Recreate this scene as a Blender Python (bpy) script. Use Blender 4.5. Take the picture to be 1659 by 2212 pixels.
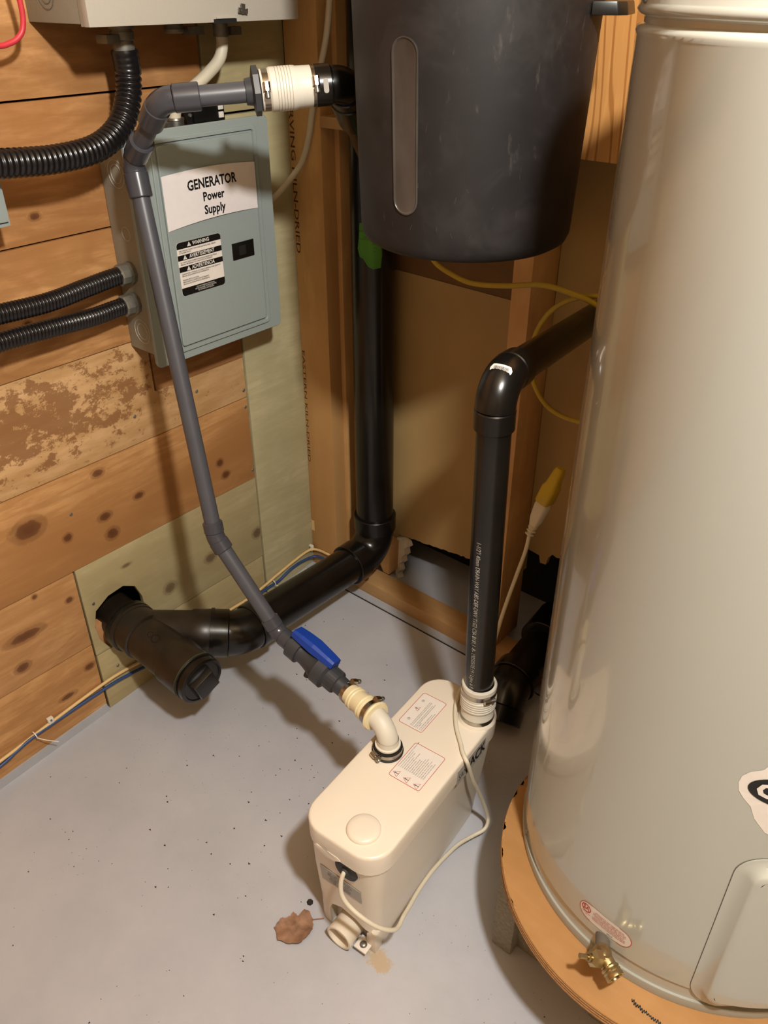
import bpy, bmesh, math, random
from math import sin, cos, pi, radians, atan2, sqrt
from mathutils import Vector, Matrix

random.seed(7)
for o in list(bpy.data.objects):
    bpy.data.objects.remove(o, do_unlink=True)
SC = bpy.context.scene
COL = SC.collection

# ---------------------------------------------------------------- camera
YAW, PIT, FPX = radians(40.2), radians(32.97), 1765.0
fw = Vector((-sin(YAW) * cos(PIT), cos(YAW) * cos(PIT), -sin(PIT)))
rt = fw.cross(Vector((0, 0, 1))).normalized()
up = rt.cross(fw)
cam_d = bpy.data.cameras.new('camera')
cam = bpy.data.objects.new('camera', cam_d)
COL.objects.link(cam)
cam.matrix_world = Matrix(((rt.x, up.x, -fw.x, 1.281), (rt.y, up.y, -fw.y, -1.223), (rt.z, up.z, -fw.z, 1.30), (0, 0, 0, 1)))
cam_d.sensor_fit = 'HORIZONTAL'
cam_d.sensor_width = 36
cam_d.lens = FPX / 1659 * 36
cam_d.clip_start = 0.02
SC.camera = cam

# ---------------------------------------------------------------- light
w = bpy.data.worlds.new('world')
SC.world = w
w.use_nodes = True
w.node_tree.nodes['Background'].inputs[0].default_value = (1.0, 0.95, 0.89, 1)
w.node_tree.nodes['Background'].inputs[1].default_value = 0.075


def lamp(name, loc, power, color, size):
    d = bpy.data.lights.new(name, 'POINT')
    d.energy = power
    d.color = color
    d.shadow_soft_size = size
    o = bpy.data.objects.new(name, d)
    o.location = loc
    COL.objects.link(o)
    return o


lamp('ceiling_bulb', (1.50, -1.03, 1.87), 122, (1.0, 0.975, 0.92), 0.045)
SC.view_settings.view_transform = 'Standard'
SC.view_settings.look = 'None'
SC.view_settings.gamma = 1
SC.view_settings.use_curve_mapping = False
SC.view_settings.exposure = 0.0


# ---------------------------------------------------------------- materials
def lin(c):
    return c / 12.92 if c <= 0.04045 else ((c + 0.055) / 1.055) ** 2.4


def col(h):
    return (lin(int(h[0:2], 16) / 255), lin(int(h[2:4], 16) / 255), lin(int(h[4:6], 16) / 255), 1)


MATS = {}


class NT:
    def __init__(s, name):
        s.m = bpy.data.materials.new(name)
        s.m.use_nodes = True
        s.t = s.m.node_tree
        s.b = s.t.nodes['Principled BSDF']
        s.pos = None

    def n(s, typ, **kw):
        nd = s.t.nodes.new(typ)
        for k, v in kw.items():
            setattr(nd, k, v)
        return nd

    def l(s, a, b):
        s.t.links.new(a, b)

    def P(s, sc=(1, 1, 1), off=None, rot=None):
        if s.pos is None:
            s.pos = s.n('ShaderNodeNewGeometry').outputs['Position']
        mp = s.n('ShaderNodeMapping')
        mp.inputs['Scale'].default_value = sc
        if rot:
            mp.inputs['Rotation'].default_value = rot
        s.l(s.pos, mp.inputs[0])
        if off is not None:
            s.l(off, mp.inputs['Location'])
        return mp.outputs[0]

    def noise(s, vec, scale, detail=4, rough=0.55, dist=0):
        nd = s.n('ShaderNodeTexNoise')
        nd.inputs['Scale'].default_value = scale
        nd.inputs['Detail'].default_value = detail
        nd.inputs['Roughness'].default_value = rough
        nd.inputs['Distortion'].default_value = dist
        s.l(vec, nd.inputs['Vector'])
        return nd.outputs['Fac']

    def ramp(s, fac, stops):
        nd = s.n('ShaderNodeValToRGB')
        e = nd.color_ramp.elements
        while len(e) < len(stops):
            e.new(0.5)
        for i, (p, c) in enumerate(stops):
            e[i].position = p
            e[i].color = c if len(c) == 4 else (*c, 1)
        s.l(fac, nd.inputs[0])
        return nd.outputs[0]

    def mix(s, fac, a, b, typ='MIX'):
        nd = s.n('ShaderNodeMix', data_type='RGBA', blend_type=typ)
        for inp, v in ((nd.inputs[0], fac), (nd.inputs[6], a), (nd.inputs[7], b)):
            if isinstance(v, (int, float)):
                inp.default_value = v
            elif isinstance(v, tuple):
                inp.default_value = v
            else:
                s.l(v, inp)
        return nd.outputs[2]

    def math(s, op, a, b=0.0):
        nd = s.n('ShaderNodeMath', operation=op)
        for i, v in enumerate((a, b)):
            if isinstance(v, (int, float)):
                nd.inputs[i].default_value = v
            else:
                s.l(v, nd.inputs[i])
        return nd.outputs[0]

    def bump(s, h, strength=0.2, dist=0.002):
        nd = s.n('ShaderNodeBump')
        nd.inputs['Strength'].default_value = strength
        nd.inputs['Distance'].default_value = dist
        s.l(h, nd.inputs['Height'])
        s.l(nd.outputs[0], s.b.inputs['Normal'])

    def fin(s, color, rough=0.5, metal=0.0, coat=0.0, spec=0.5):
        if isinstance(color, tuple):
            s.b.inputs['Base Color'].default_value = color
        else:
            s.l(color, s.b.inputs['Base Color'])
        if isinstance(rough, (int, float)):
            s.b.inputs['Roughness'].default_value = rough
        else:
            s.l(rough, s.b.inputs['Roughness'])
        s.b.inputs['Metallic'].default_value = metal
        s.b.inputs['Coat Weight'].default_value = coat
        s.b.inputs['Specular IOR Level'].default_value = spec
        MATS[s.m.name] = s.m
        return s.m


BLK = (0, 0, 0, 1)
WHT = (1, 1, 1, 1)


def plain(name, h, rough=0.5, metal=0.0, coat=0.0, var=0.12, scale=30, bump=0.0, spec=0.5):
    t = NT(name)
    c = col(h)
    n1 = t.noise(t.P(), scale, 5)
    dark = tuple(x * (1 - var) for x in c[:3]) + (1,)
    lite = tuple(min(1, x * (1 + var)) for x in c[:3]) + (1,)
    cc = t.ramp(n1, [(0.3, dark), (0.7, lite)])
    if bump:
        t.bump(t.noise(t.P(), scale * 12, 3), bump, 0.0006)
    return t.fin(cc, rough, metal, coat, spec)


def wood(name, light, dark, stretch, knots=True, rough=0.62, tint=True, knotc='3a1c0c', grain=55, contrast=1.0, klist=()):
    """stretch: scale of position along x,y,z; small value = along the grain"""
    t = NT(name)
    oi = t.n('ShaderNodeObjectInfo')
    off = t.n('ShaderNodeCombineXYZ')
    for i in range(3):
        t.l(t.math('MULTIPLY', oi.outputs['Random'], 7.0 + 3.1 * i), off.inputs[i])
    off = off.outputs[0]
    big = t.noise(t.P(stretch, off), 5, 3, 0.5, 0.6)
    fine = t.noise(t.P(tuple(a if a < .5 else a * 1.0 for a in stretch), off), grain, 5, 0.65, 0.3)
    rings = t.n('ShaderNodeTexNoise')
    rings.inputs['Scale'].default_value = 6
    rings.inputs['Detail'].default_value = 2
    rings.inputs['Distortion'].default_value = 0.8
    t.l(t.P(stretch, off), rings.inputs['Vector'])
    kdist = None
    for ky, kz, ry, rz in klist:
        g = t.n('ShaderNodeTexGradient', gradient_type='SPHERICAL')
        m_ = t.n('ShaderNodeMapping')
        m_.inputs['Location'].default_value = (0, -ky / ry, -kz / rz)
        m_.inputs['Scale'].default_value = (0.001, 1 / ry, 1 / rz)
        t.l(t.n('ShaderNodeNewGeometry').outputs['Position'], m_.inputs[0])
        t.l(m_.outputs[0], g.inputs[0])
        kdist = g.outputs['Fac'] if kdist is None else t.math('MAXIMUM', kdist, g.outputs['Fac'])
    ph = t.math('MULTIPLY', rings.outputs['Fac'], 60.0)
    if kdist is not None:
        ph = t.math('ADD', ph, t.math('MULTIPLY', kdist, 14.0))
    band = t.math('SINE', ph)
    c = t.ramp(big, [(0.3, col(dark)), (0.68, col(light))])
    c = t.mix(t.ramp(band, [(0.35, BLK), (1.0, (0.30 * contrast,) * 3)]), c, col(dark))
    c = t.mix(t.ramp(fine, [(0.42, (0.45 * contrast,) * 3), (0.62, BLK)]), c, col(dark))
    blotch = t.noise(t.P((1, 1, 1), off), 9, 4, 0.6)
    c = t.mix(t.ramp(blotch, [(0.40, (0.5,) * 3), (0.60, BLK)]), c, col(dark))
    if knots:
        vo = t.n('ShaderNodeTexVoronoi')
        vo.inputs['Scale'].default_value = 7.0
        vo.inputs['Randomness'].default_value = 1.0
        st = tuple(0.55 if a < 0.5 else 1.0 for a in stretch)
        wv = t.n('ShaderNodeVectorMath', operation='ADD')
        nz = t.n('ShaderNodeTexNoise')
        nz.inputs['Scale'].default_value = 14
        sc = t.n('ShaderNodeVectorMath', operation='SCALE')
        sc.inputs['Scale'].default_value = 0.035
        t.l(t.P(st, off), nz.inputs['Vector'])
        t.l(nz.outputs['Color'], sc.inputs[0])
        t.l(t.P(st, off), wv.inputs[0])
        t.l(sc.outputs[0], wv.inputs[1])
        t.l(wv.outputs[0], vo.inputs['Vector'])
        k = t.ramp(vo.outputs['Distance'], [(0.035, WHT), (0.085, (0.22,) * 3), (0.17, BLK)])
        sel = t.ramp(t.noise(t.P((1, 1, 1), off), 3.3, 1), [(0.44, BLK), (0.50, WHT)])
        c = t.mix(t.mix(1.0, k, sel, 'MULTIPLY'), c, col(knotc))
    if kdist is not None:
        wob = t.math('ADD', kdist, t.math('MULTIPLY', t.math('SUBTRACT', t.noise(t.P(), 70, 6, .7), 0.5), 0.40))
        c = t.mix(t.ramp(wob, [(0.16, BLK), (0.30, (.30,) * 3), (0.46, (.34,) * 3), (0.56, (.75,) * 3), (0.85, (.85,) * 3)]), c, col(knotc))
    if tint:
        c = t.mix(1.0, c, oi.outputs['Color'], 'MULTIPLY')
    t.bump(fine, 0.25, 0.001)
    return t.fin(c, rough, 0, 0, 0.35)


GY = (1.0, 0.14, 1.0)
GZ = (1.0, 1.0, 0.14)
GX = (0.14, 1.0, 1.0)
KN = [(-.55, .518, .022, .014), (-.473, .432, .020, .013), (-.554, .422, .024, .016), (-.546, .378, .024, .022), (-.637, .415, .016, .016), (-.705, .468, .050, .034),
      (-.264, .417, .016, .016), (-.252, .382, .020, .016), (-.765, .255, .060, .020), (-.787, .190, .026, .018), (-.665, .281, .014, .012), (-.728, .327, .010, .010),
      (-.613, .829, .012, .010), (-.497, .805, .014, .010), (-.660, .1, .02, .014), (-.72, .06, .03, .012), (-.56, .99, .016, .010), (-.58, 1.20, .018, .012)]
wood('pine_planks', 'd8ad79', '9b7044', GY, knots=False, contrast=1.5, klist=KN, knotc='4a2410')
wood('spruce_stud', 'd6ac74', 'b48a58', GZ, knots=False, contrast=0.6)
wood('spruce_plate', 'cda878', 'a98458', GX, knots=True, contrast=0.7)
wood('green_plywood', 'c0b38c', '9b8d67', GY, knots=False, knotc='5c4530', contrast=1.3, klist=[(-.44, .176, .026, .024), (-.181, .187, .024, .024), (-.323, .193, .026, .022), (-.531, .29, .02, .008), (-.30, .30, .012, .010)])
wood('green_plywood_upright', 'c4b996', 'a59a76', GY, knots=False, contrast=1.0, grain=90)
wood('varnished_ply', 'b98e60', '99703f', GX, knots=False, contrast=0.7)
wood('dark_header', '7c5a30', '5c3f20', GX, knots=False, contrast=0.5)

# worn board: pale paint worn through to brown blotches
t = NT('worn_board')
off = t.n('ShaderNodeCombineXYZ').outputs[0]
basec = t.ramp(t.noise(t.P((1, .2, 1)), 40, 5, .6), [(0.35, col('b08858')), (0.65, col('c9a274'))])
reg = t.n('ShaderNodeTexGradient', gradient_type='SPHERICAL')
mp = t.n('ShaderNodeMapping')
mp.inputs['Location'].default_value = (0, 0.66 * 2.3, -0.655 * 8.2)
mp.inputs['Scale'].default_value = (0.01, 2.3, 8.2)
t.l(t.n('ShaderNodeNewGeometry').outputs['Position'], mp.inputs[0])
t.l(mp.outputs[0], reg.inputs[0])
nn = t.noise(t.P((1, .7, 1)), 30, 12, .80, .1)
s_ = t.math('ADD', nn, t.math('MULTIPLY', reg.outputs['Fac'], 0.20))
msk = t.ramp(s_, [(0.60, BLK), (0.625, (.8,) * 3)])
nn2 = t.noise(t.P((1, .25, 1)), 90, 6, .7)
msk2 = t.ramp(nn2, [(0.62, BLK), (0.68, (.6,) * 3)])
c = t.mix(msk, basec, col('7d5330'))
c = t.mix(msk2, c, col('8a6238'))
t.bump(s_, 0.15, 0.001)
t.fin(c, .7, 0, 0, .3)

# fir plywood with strong dark grain lines
t = NT('fir_panel')
rg = t.noise(t.P((1.0, 1.0, 0.10)), 9, 3, .5, .4)
bd = t.math('SINE', t.math('MULTIPLY', rg, 95.0))
c = t.mix(t.ramp(bd, [(0.45, BLK), (0.85, WHT)]), col('d49a5a'), col('a0652e'))
c = t.mix(t.ramp(t.noise(t.P((1, 1, .06)), 120, 4), [(.45, (.4,) * 3), (.6, BLK)]), c, col('b87e42'))
t.fin(c, .6, 0, 0, .35)

# painted concrete floor with specks and rubbed marks
t = NT('floor_paint')
c0 = t.ramp(t.noise(t.P(), 4, 5, .6), [(0.35, col('a8a9b0')), (0.65, col('b4b4ba'))])
v = t.n('ShaderNodeTexVoronoi')
v.inputs['Scale'].default_value = 34
t.l(t.P(), v.inputs['Vector'])
sp = t.ramp(v.outputs['Distance'], [(0.030, WHT), (0.055, BLK)])
sel = t.ramp(t.noise(t.P(), 5, 3), [(0.50, BLK), (0.56, WHT)])
c0 = t.mix(t.mix(1.0, sp, sel, 'MULTIPLY'), c0, col('3c342e'))
v2 = t.n('ShaderNodeTexVoronoi')
v2.inputs['Scale'].default_value = 95
t.l(t.P(), v2.inputs['Vector'])
sp2 = t.ramp(v2.outputs['Distance'], [(0.05, WHT), (0.10, BLK)])
sel2 = t.ramp(t.noise(t.P((1, 1, 1)), 13, 3), [(0.56, BLK), (0.62, (.8,) * 3)])
c0 = t.mix(t.mix(1.0, sp2, sel2, 'MULTIPLY'), c0, col('5a5048'))
# bare patch of sandy concrete where the paint is scraped off
rg = t.n('ShaderNodeTexGradient', gradient_type='SPHERICAL')
mp = t.n('ShaderNodeMapping')
mp.inputs['Location'].default_value = (-0.8094 * 22, 0.6765 * 34, 0)
mp.inputs['Scale'].default_value = (22, 34, 0.01)
t.l(t.n('ShaderNodeNewGeometry').outputs['Position'], mp.inputs[0])
t.l(mp.outputs[0], rg.inputs[0])
pt = t.math('ADD', t.math('MULTIPLY', rg.outputs['Fac'], 0.55), t.noise(t.P(), 75, 10, .85))
c0 = t.mix(t.ramp(pt, [(0.72, BLK), (0.80, (.75,) * 3)]), c0, col('b39a72'))
t.bump(t.noise(t.P(), 25, 6, .6), 0.35, 0.003)
t.fin(c0, t.ramp(t.noise(t.P(), 18, 4), [(.3, (.38,) * 3), (.7, (.55,) * 3)]), 0, 0, .5)

plain('drywall_kraft', 'a88a58', .8, var=.06, scale=6)
plain('gypsum_core', 'cfc6b4', .9, var=.1, scale=60, bump=.5)
plain('backing_dark', '171412', .9, var=.2, scale=8)  # near-black backing; darkness of the void under the drywall put into the colour
plain('room_surface', 'b09a78', .85, var=.05, scale=3)
plain('band_paint', 'a4a6ac', .55, var=.05, scale=20)
plain('abs_black', '100e0c', .26, var=.35, scale=14, bump=.05)
plain('abs_dusty', '211a13', .36, var=.45, scale=18, bump=.08)
plain('pvc_grey', '47484e', .38, var=.06, scale=30)
plain('pvc_fitting', '3d3e44', .24, var=.06, scale=30)
plain('pvc_dark', '34363b', .4, var=.06, scale=30)
plain('conduit_black', '141315', .26, var=.2, scale=60)
plain('zinc', '8e8c86', .38, metal=.9, var=.15, scale=60)
plain('zinc_dull', '7d7a70', .55, metal=.6, var=.2, scale=60)
plain('steel_clamp', 'a8a298', .25, metal=1.0, var=.12, scale=80)
plain('brass', 'b3a27a', .3, metal=1.0, var=.12, scale=80)
plain('panel_green', '8b9593', .5, var=.02, scale=300, bump=.12)
plain('panel_side', '8a8577', .55, var=.03, scale=200, bump=.1)
plain('box_grey', 'ada79b', .5, var=.02, scale=300, bump=.1)
plain('paper_white', 'd9d2d0', .8, var=.02, scale=90)
plain('label_white', 'ddd5cc', .5, var=.02, scale=90)
plain('print_black', '0c0b0b', .45, var=.02)
plain('print_grey', '45423f', .6, var=.02)
plain('print_red', 'b8402e', .5, var=.03)
plain('print_white', 'd8d4cc', .5, var=.02)
plain('stencil_brown', '4a2c14', .8, var=.3, scale=150)
plain('pipe_print', 'a5a39c', .6, var=.25, scale=400)
plain('knockout_line', '5f5c53', .5, var=.02)
plain('plastic_black', '0e0e0d', .35, var=.1)
plain('rubber_white', 'cfc9bb', .48, var=.03, scale=40)
plain('rubber_cream', 'd9cba4', .5, var=.04, scale=40)
plain('pump_white', 'ddd2c0', .32, var=.012, scale=12)
plain('pump_lid', 'e0d5c4', .30, var=.012, scale=12)
plain('cord_white', 'd2c9b4', .5, var=.03)
plain('cable_white', 'c4baa4', .5, var=.05)
plain('cable_cream', 'd2b27a', .5, var=.05)
plain('cable_blue', '2b4470', .45, var=.08)
plain('cable_red', 'c0343f', .45, var=.05)
plain('cord_yellow', 'b09320', .45, var=.06)
plain('plug_yellow', 'c2a322', .5, var=.05)
plain('clip_white', 'd8cfc0', .5, var=.03)
plain('handle_blue', '123a94', .38, var=.06, scale=80, bump=.1)
plain('rubber_black', '161514', .6, var=.1)
plain('tank_enamel', 'b3b4aa', .17, coat=.6, var=.012, scale=4)
plain('tank_rim', '9b9a90', .38, coat=.0, var=.02)
plain('concrete', '8d8676', .95, var=.22, scale=160, bump=.8)
plain('paper_green', '4f8a2c', .75, var=.05, scale=60)
plain('leaf_brown', '8d6a52', .75, var=.35, scale=70, bump=.4)
plain('glue_green', '3c4a30', .6, var=.4, scale=200)
plain('nipple_grey', '5f574e', .6, var=.05)
plain('grommet', '303234', .6, var=.05)
plain('grit', '2a2420', .9, var=.3)
plain('silver_label', 'a09b92', .4, metal=.0, var=.05)
plain('edge_ply', 'a67a4a', .8, var=.3, scale=200)
# black bin, rubbed and dusty
t = NT('bin_black')
d1 = t.noise(t.P(), 9, 8, .7, .5)
d2 = t.noise(t.P((1, 1, .3)), 60, 6, .7)
c = t.mix(t.ramp(d1, [(0.50, BLK), (0.72, (.55,) * 3)]), col('151213'), col('2e2927'))
c = t.mix(t.ramp(d2, [(0.62, BLK), (0.75, (.35,) * 3)]), c, col('5c564f'))
t.fin(c, t.ramp(d1, [(.3, (.5,) * 3), (.7, (.65,) * 3)]), 0, 0, .45)
# clear level window
t = NT('clear_strip')
t.b.inputs['Transmission Weight'].default_value = 0.15
t.fin(t.ramp(t.noise(t.P((1, 1, .5)), 14, 4), [(.35, col('2a2725')), (.65, col('4a4541'))]), .3, 0, .3, .5)


# ---------------------------------------------------------------- geometry helpers
def V(*a):
    return Vector(a)


def empty(name, loc, label=None, cat=None, group=None):
    o = bpy.data.objects.new(name, None)
    o.empty_display_size = 0.02
    o.location = loc
    COL.objects.link(o)
    if label:
        o['label'] = label
        o['category'] = cat
    if group:
        o['group'] = group
    return o


def wloc(o):
    p = Vector((0, 0, 0))
    while o is not None:
        p = p + o.location
        o = o.parent
    return p


def obj(name, geo, m, parent=None, color=None, smooth=True, angle=38, bevel=0.0, kind=None, label=None, cat=None, group=None):
    """geo = (verts in world space, faces)"""
    vs, fs = geo
    base = wloc(parent) if parent is not None else Vector((0, 0, 0))
    me = bpy.data.meshes.new(name)
    me.from_pydata([tuple(Vector(v) - base) for v in vs], [], [list(f) for f in fs])
    bm = bmesh.new()
    bm.from_mesh(me)
    bmesh.ops.remove_doubles(bm, verts=bm.verts, dist=1e-6)
    bmesh.ops.recalc_face_normals(bm, faces=bm.faces)
    if bevel:
        es = [e for e in bm.edges if len(e.link_faces) == 2 and e.calc_face_angle(0) > radians(35)]
        bmesh.ops.bevel(bm, geom=es, offset=bevel, segments=2, affect='EDGES', profile=0.6, clamp_overlap=True)
    bm.to_mesh(me)
    bm.free()
    if smooth:
        for p in me.polygons:
            p.use_smooth = True
        me.set_sharp_from_angle(angle=radians(angle))
    me.materials.append(MATS[m])
    o = bpy.data.objects.new(name, me)
    COL.objects.link(o)
    if parent is not None:
        o.parent = parent
    if color:
        o.color = (*color, 1)
    if kind:
        o['kind'] = kind
    if label:
        o['label'] = label
    if cat:
        o['category'] = cat
    if group:
        o['group'] = group
    return o


def merge(*gs):
    vs, fs = [], []
    for g in gs:
        k = len(vs)
        vs += list(g[0])
        fs += [[i + k for i in f] for f in g[1]]
    return vs, fs


def box(x0, x1, y0, y1, z0, z1):
    vs = [(x, y, z) for x in (x0, x1) for y in (y0, y1) for z in (z0, z1)]
    return vs, [(0, 1, 3, 2), (4, 6, 7, 5), (0, 4, 5, 1), (2, 3, 7, 6), (0, 2, 6, 4), (1, 5, 7, 3)]


def prism(poly, fa, fb):
    """poly: 2D points, fa/fb map (u,v) to world for both ends"""
    n = len(poly)
    vs = [fa(*p) for p in poly] + [fb(*p) for p in poly]
    fs = [list(range(n))[::-1], list(range(n, 2 * n))] + [(i, (i + 1) % n, (i + 1) % n + n, i + n) for i in range(n)]
    return vs, fs


def frame(axis):
    a = Vector(axis).normalized()
    h = Vector((0, 0, 1)) if abs(a.z) < 0.9 else Vector((1, 0, 0))
    x = h.cross(a).normalized()
    return x, a.cross(x), a


def lathe(org, axis, prof, seg=40, caps=True, a0=0.0, a1=2 * pi):
    x, y, a = frame(axis)
    org = Vector(org)
    full = abs(a1 - a0 - 2 * pi) < 1e-6
    m = seg if full else seg + 1
    vs, fs = [], []
    for t_, r in prof:
        for i in range(m):
            th = a0 + (a1 - a0) * i / seg
            vs.append(org + a * t_ + (x * cos(th) + y * sin(th)) * r)
    for j in range(len(prof) - 1):
        for i in range(seg):
            i2 = (i + 1) % m
            fs.append((j * m + i, j * m + i2, (j + 1) * m + i2, (j + 1) * m + i))
    if caps and full:
        if prof[0][1] > 1e-6:
            fs.append(list(range(m))[::-1])
        if prof[-1][1] > 1e-6:
            fs.append([(len(prof) - 1) * m + i for i in range(m)])
    return vs, fs


def seg_cyl(a, b, r, seg=32, r2=None):
    a, b = Vector(a), Vector(b)
    L = (b - a).length
    return lathe(a, b - a, [(0, r), (L, r if r2 is None else r2)], seg)


def hub(a, b, r, seg=36, bev=0.0015, inner=None):
    a, b = Vector(a), Vector(b)
    L = (b - a).length
    p = [(0, r - bev), (bev, r), (L - bev, r), (L, r - bev)]
    if inner:
        p = [(0, inner)] + p + [(L, inner)]
    return lathe(a, b - a, p, seg)


def sweep(path, r, seg=20, caps=True, rx=None):
    """r: number or list; rx: optional flat ratio"""
    path = [Vector(p) for p in path]
    n = len(path)
    rs = r if isinstance(r, (list, tuple)) else [r] * n
    tan = []
    for i in range(n):
        a = path[max(0, i - 1)]
        b = path[min(n - 1, i + 1)]
        tan.append((b - a).normalized())
    nrm = frame(tan[0])[0]
    vs, fs = [], []
    for i in range(n):
        nrm = (nrm - tan[i] * nrm.dot(tan[i])).normalized()
        bn = tan[i].cross(nrm)
        for k in range(seg):
            th = 2 * pi * k / seg
            vs.append(path[i] + (nrm * cos(th) * (rx or 1) + bn * sin(th)) * rs[i])
    for i in range(n - 1):
        for k in range(seg):
            k2 = (k + 1) % seg
            fs.append((i * seg + k, i * seg + k2, (i + 1) * seg + k2, (i + 1) * seg + k))
    if caps:
        fs.append(list(range(seg))[::-1])
        fs.append([(n - 1) * seg + k for k in range(seg)])
    return vs, fs


def crom(pts, n=10):
    pts = [Vector(p) for p in pts]
    pts = [pts[0] * 2 - pts[1]] + pts + [pts[-1] * 2 - pts[-2]]
    out = []
    for i in range(1, len(pts) - 2):
        p0, p1, p2, p3 = pts[i - 1:i + 3]
        for k in range(n):
            t_ = k / n
            out.append(0.5 * ((2 * p1) + (p2 - p0) * t_ + (2 * p0 - 5 * p1 + 4 * p2 - p3) * t_ ** 2 + (3 * p1 - p0 - 3 * p2 + p3) * t_ ** 3))
    out.append(pts[-2])
    return out


def resample(path, step):
    out = [path[0]]
    acc = 0.0
    for a, b in zip(path, path[1:]):
        L = (b - a).length
        while acc + L >= step:
            t_ = (step - acc) / L
            a = a + (b - a) * t_
            out.append(a.copy())
            L = (b - a).length
            acc = 0.0
        acc += L
    return out


def arc3(a, c, b, cut, n=10):
    """points of a bend at corner c between directions to a and b, starting cut away from the corner"""
    a, b, c = Vector(a), Vector(b), Vector(c)
    u = (a - c).normalized()
    v_ = (b - c).normalized()
    p, q = c + u * cut, c + v_ * cut
    ang = u.angle(v_)
    R = cut * math.tan(ang / 2)
    bis = (u + v_).normalized()
    ctr = c + bis * (R / sin(ang / 2))
    out = []
    s0 = p - ctr
    s1 = q - ctr
    om = s0.angle(s1)
    for i in range(n + 1):
        t_ = i / n
        out.append(ctr + (s0 * sin((1 - t_) * om) + s1 * sin(t_ * om)) / sin(om))
    return out


def elbow(a, c, b, r_in, r_hub, cut, hublen, seg=36):
    """fitting: bend body plus a hub at both ends"""
    pts = arc3(a, c, b, cut)
    ua = (Vector(a) - Vector(c)).normalized()
    ub = (Vector(b) - Vector(c)).normalized()
    pa, pb = pts[0], pts[-1]
    body = sweep(pts, r_in, seg)
    h1 = hub(pa, pa + ua * hublen, r_hub, seg)
    h2 = hub(pb, pb + ub * hublen, r_hub, seg)
    return merge(body, h1, h2), pa + ua * hublen, pb + ub * hublen


def rrect(w_, h_, r, n=6):
    """rounded rectangle centred on the origin"""
    out = []
    for cx, cy, a in ((w_ / 2 - r, h_ / 2 - r, 0), (-w_ / 2 + r, h_ / 2 - r, 90), (-w_ / 2 + r, -h_ / 2 + r, 180), (w_ / 2 - r, -h_ / 2 + r, 270)):
        for i in range(n + 1):
            th = radians(a + 90 * i / n)
            out.append((cx + r * cos(th), cy + r * sin(th)))
    return out


def loops(ls, cap0=True, cap1=True):
    n = len(ls[0])
    vs = [p for l in ls for p in l]
    fs = []
    for j in range(len(ls) - 1):
        for i in range(n):
            i2 = (i + 1) % n
            fs.append((j * n + i, j * n + i2, (j + 1) * n + i2, (j + 1) * n + i))
    if cap0:
        fs.append(list(range(n))[::-1])
    if cap1:
        fs.append([(len(ls) - 1) * n + i for i in range(n)])
    return vs, fs


def text_geo(body, size, fn, align='CENTER', bold=0.0, sx=1.0, space=1.0):
    cu = bpy.data.curves.new('t', 'FONT')
    cu.body = body
    cu.size = size
    cu.align_x = align
    cu.align_y = 'CENTER'
    cu.resolution_u = 2
    cu.offset = bold * size
    cu.space_line = space
    o = bpy.data.objects.new('t', cu)
    me = bpy.data.meshes.new_from_object(o)
    vs = [fn(v.co.x * sx, v.co.y) for v in me.vertices]
    fs = [list(p.vertices) for p in me.polygons]
    bpy.data.objects.remove(o, do_unlink=True)
    bpy.data.curves.remove(cu)
    bpy.data.meshes.remove(me)
    return vs, fs


def flat(name, geo, m, parent):
    """thin print: no doubles merge so letter faces stay put"""
    return obj(name, geo, m, parent, smooth=False)


def outline(poly, wdt, fn):
    """closed frame line of width wdt along a convex polygon of (u,v)"""
    cx = sum(p[0] for p in poly) / len(poly)
    cy = sum(p[1] for p in poly) / len(poly)
    inn = []
    n = len(poly)
    for i in range(n):
        a, b, c_ = Vector(poly[i - 1]), Vector(poly[i]), Vector(poly[(i + 1) % n])
        d = (b - a).normalized() + (c_ - b).normalized()
        d.normalize()
        nn_ = Vector((-d.y, d.x))
        if nn_.dot(Vector((cx, cy)) - b) < 0:
            nn_ = -nn_
        inn.append(b + nn_ * wdt)
    vs = [fn(*p) for p in poly] + [fn(*p) for p in inn]
    return vs, [(i, (i + 1) % n, (i + 1) % n + n, i + n) for i in range(n)]


def poly_face(poly, fn):
    return [fn(*p) for p in poly], [list(range(len(poly)))]


def slab(poly, fn, th):
    """polygon with thickness; fn(u,v,h)"""
    return prism(poly, lambda u, v_: fn(u, v_, 0), lambda u, v_: fn(u, v_, th))


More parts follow.
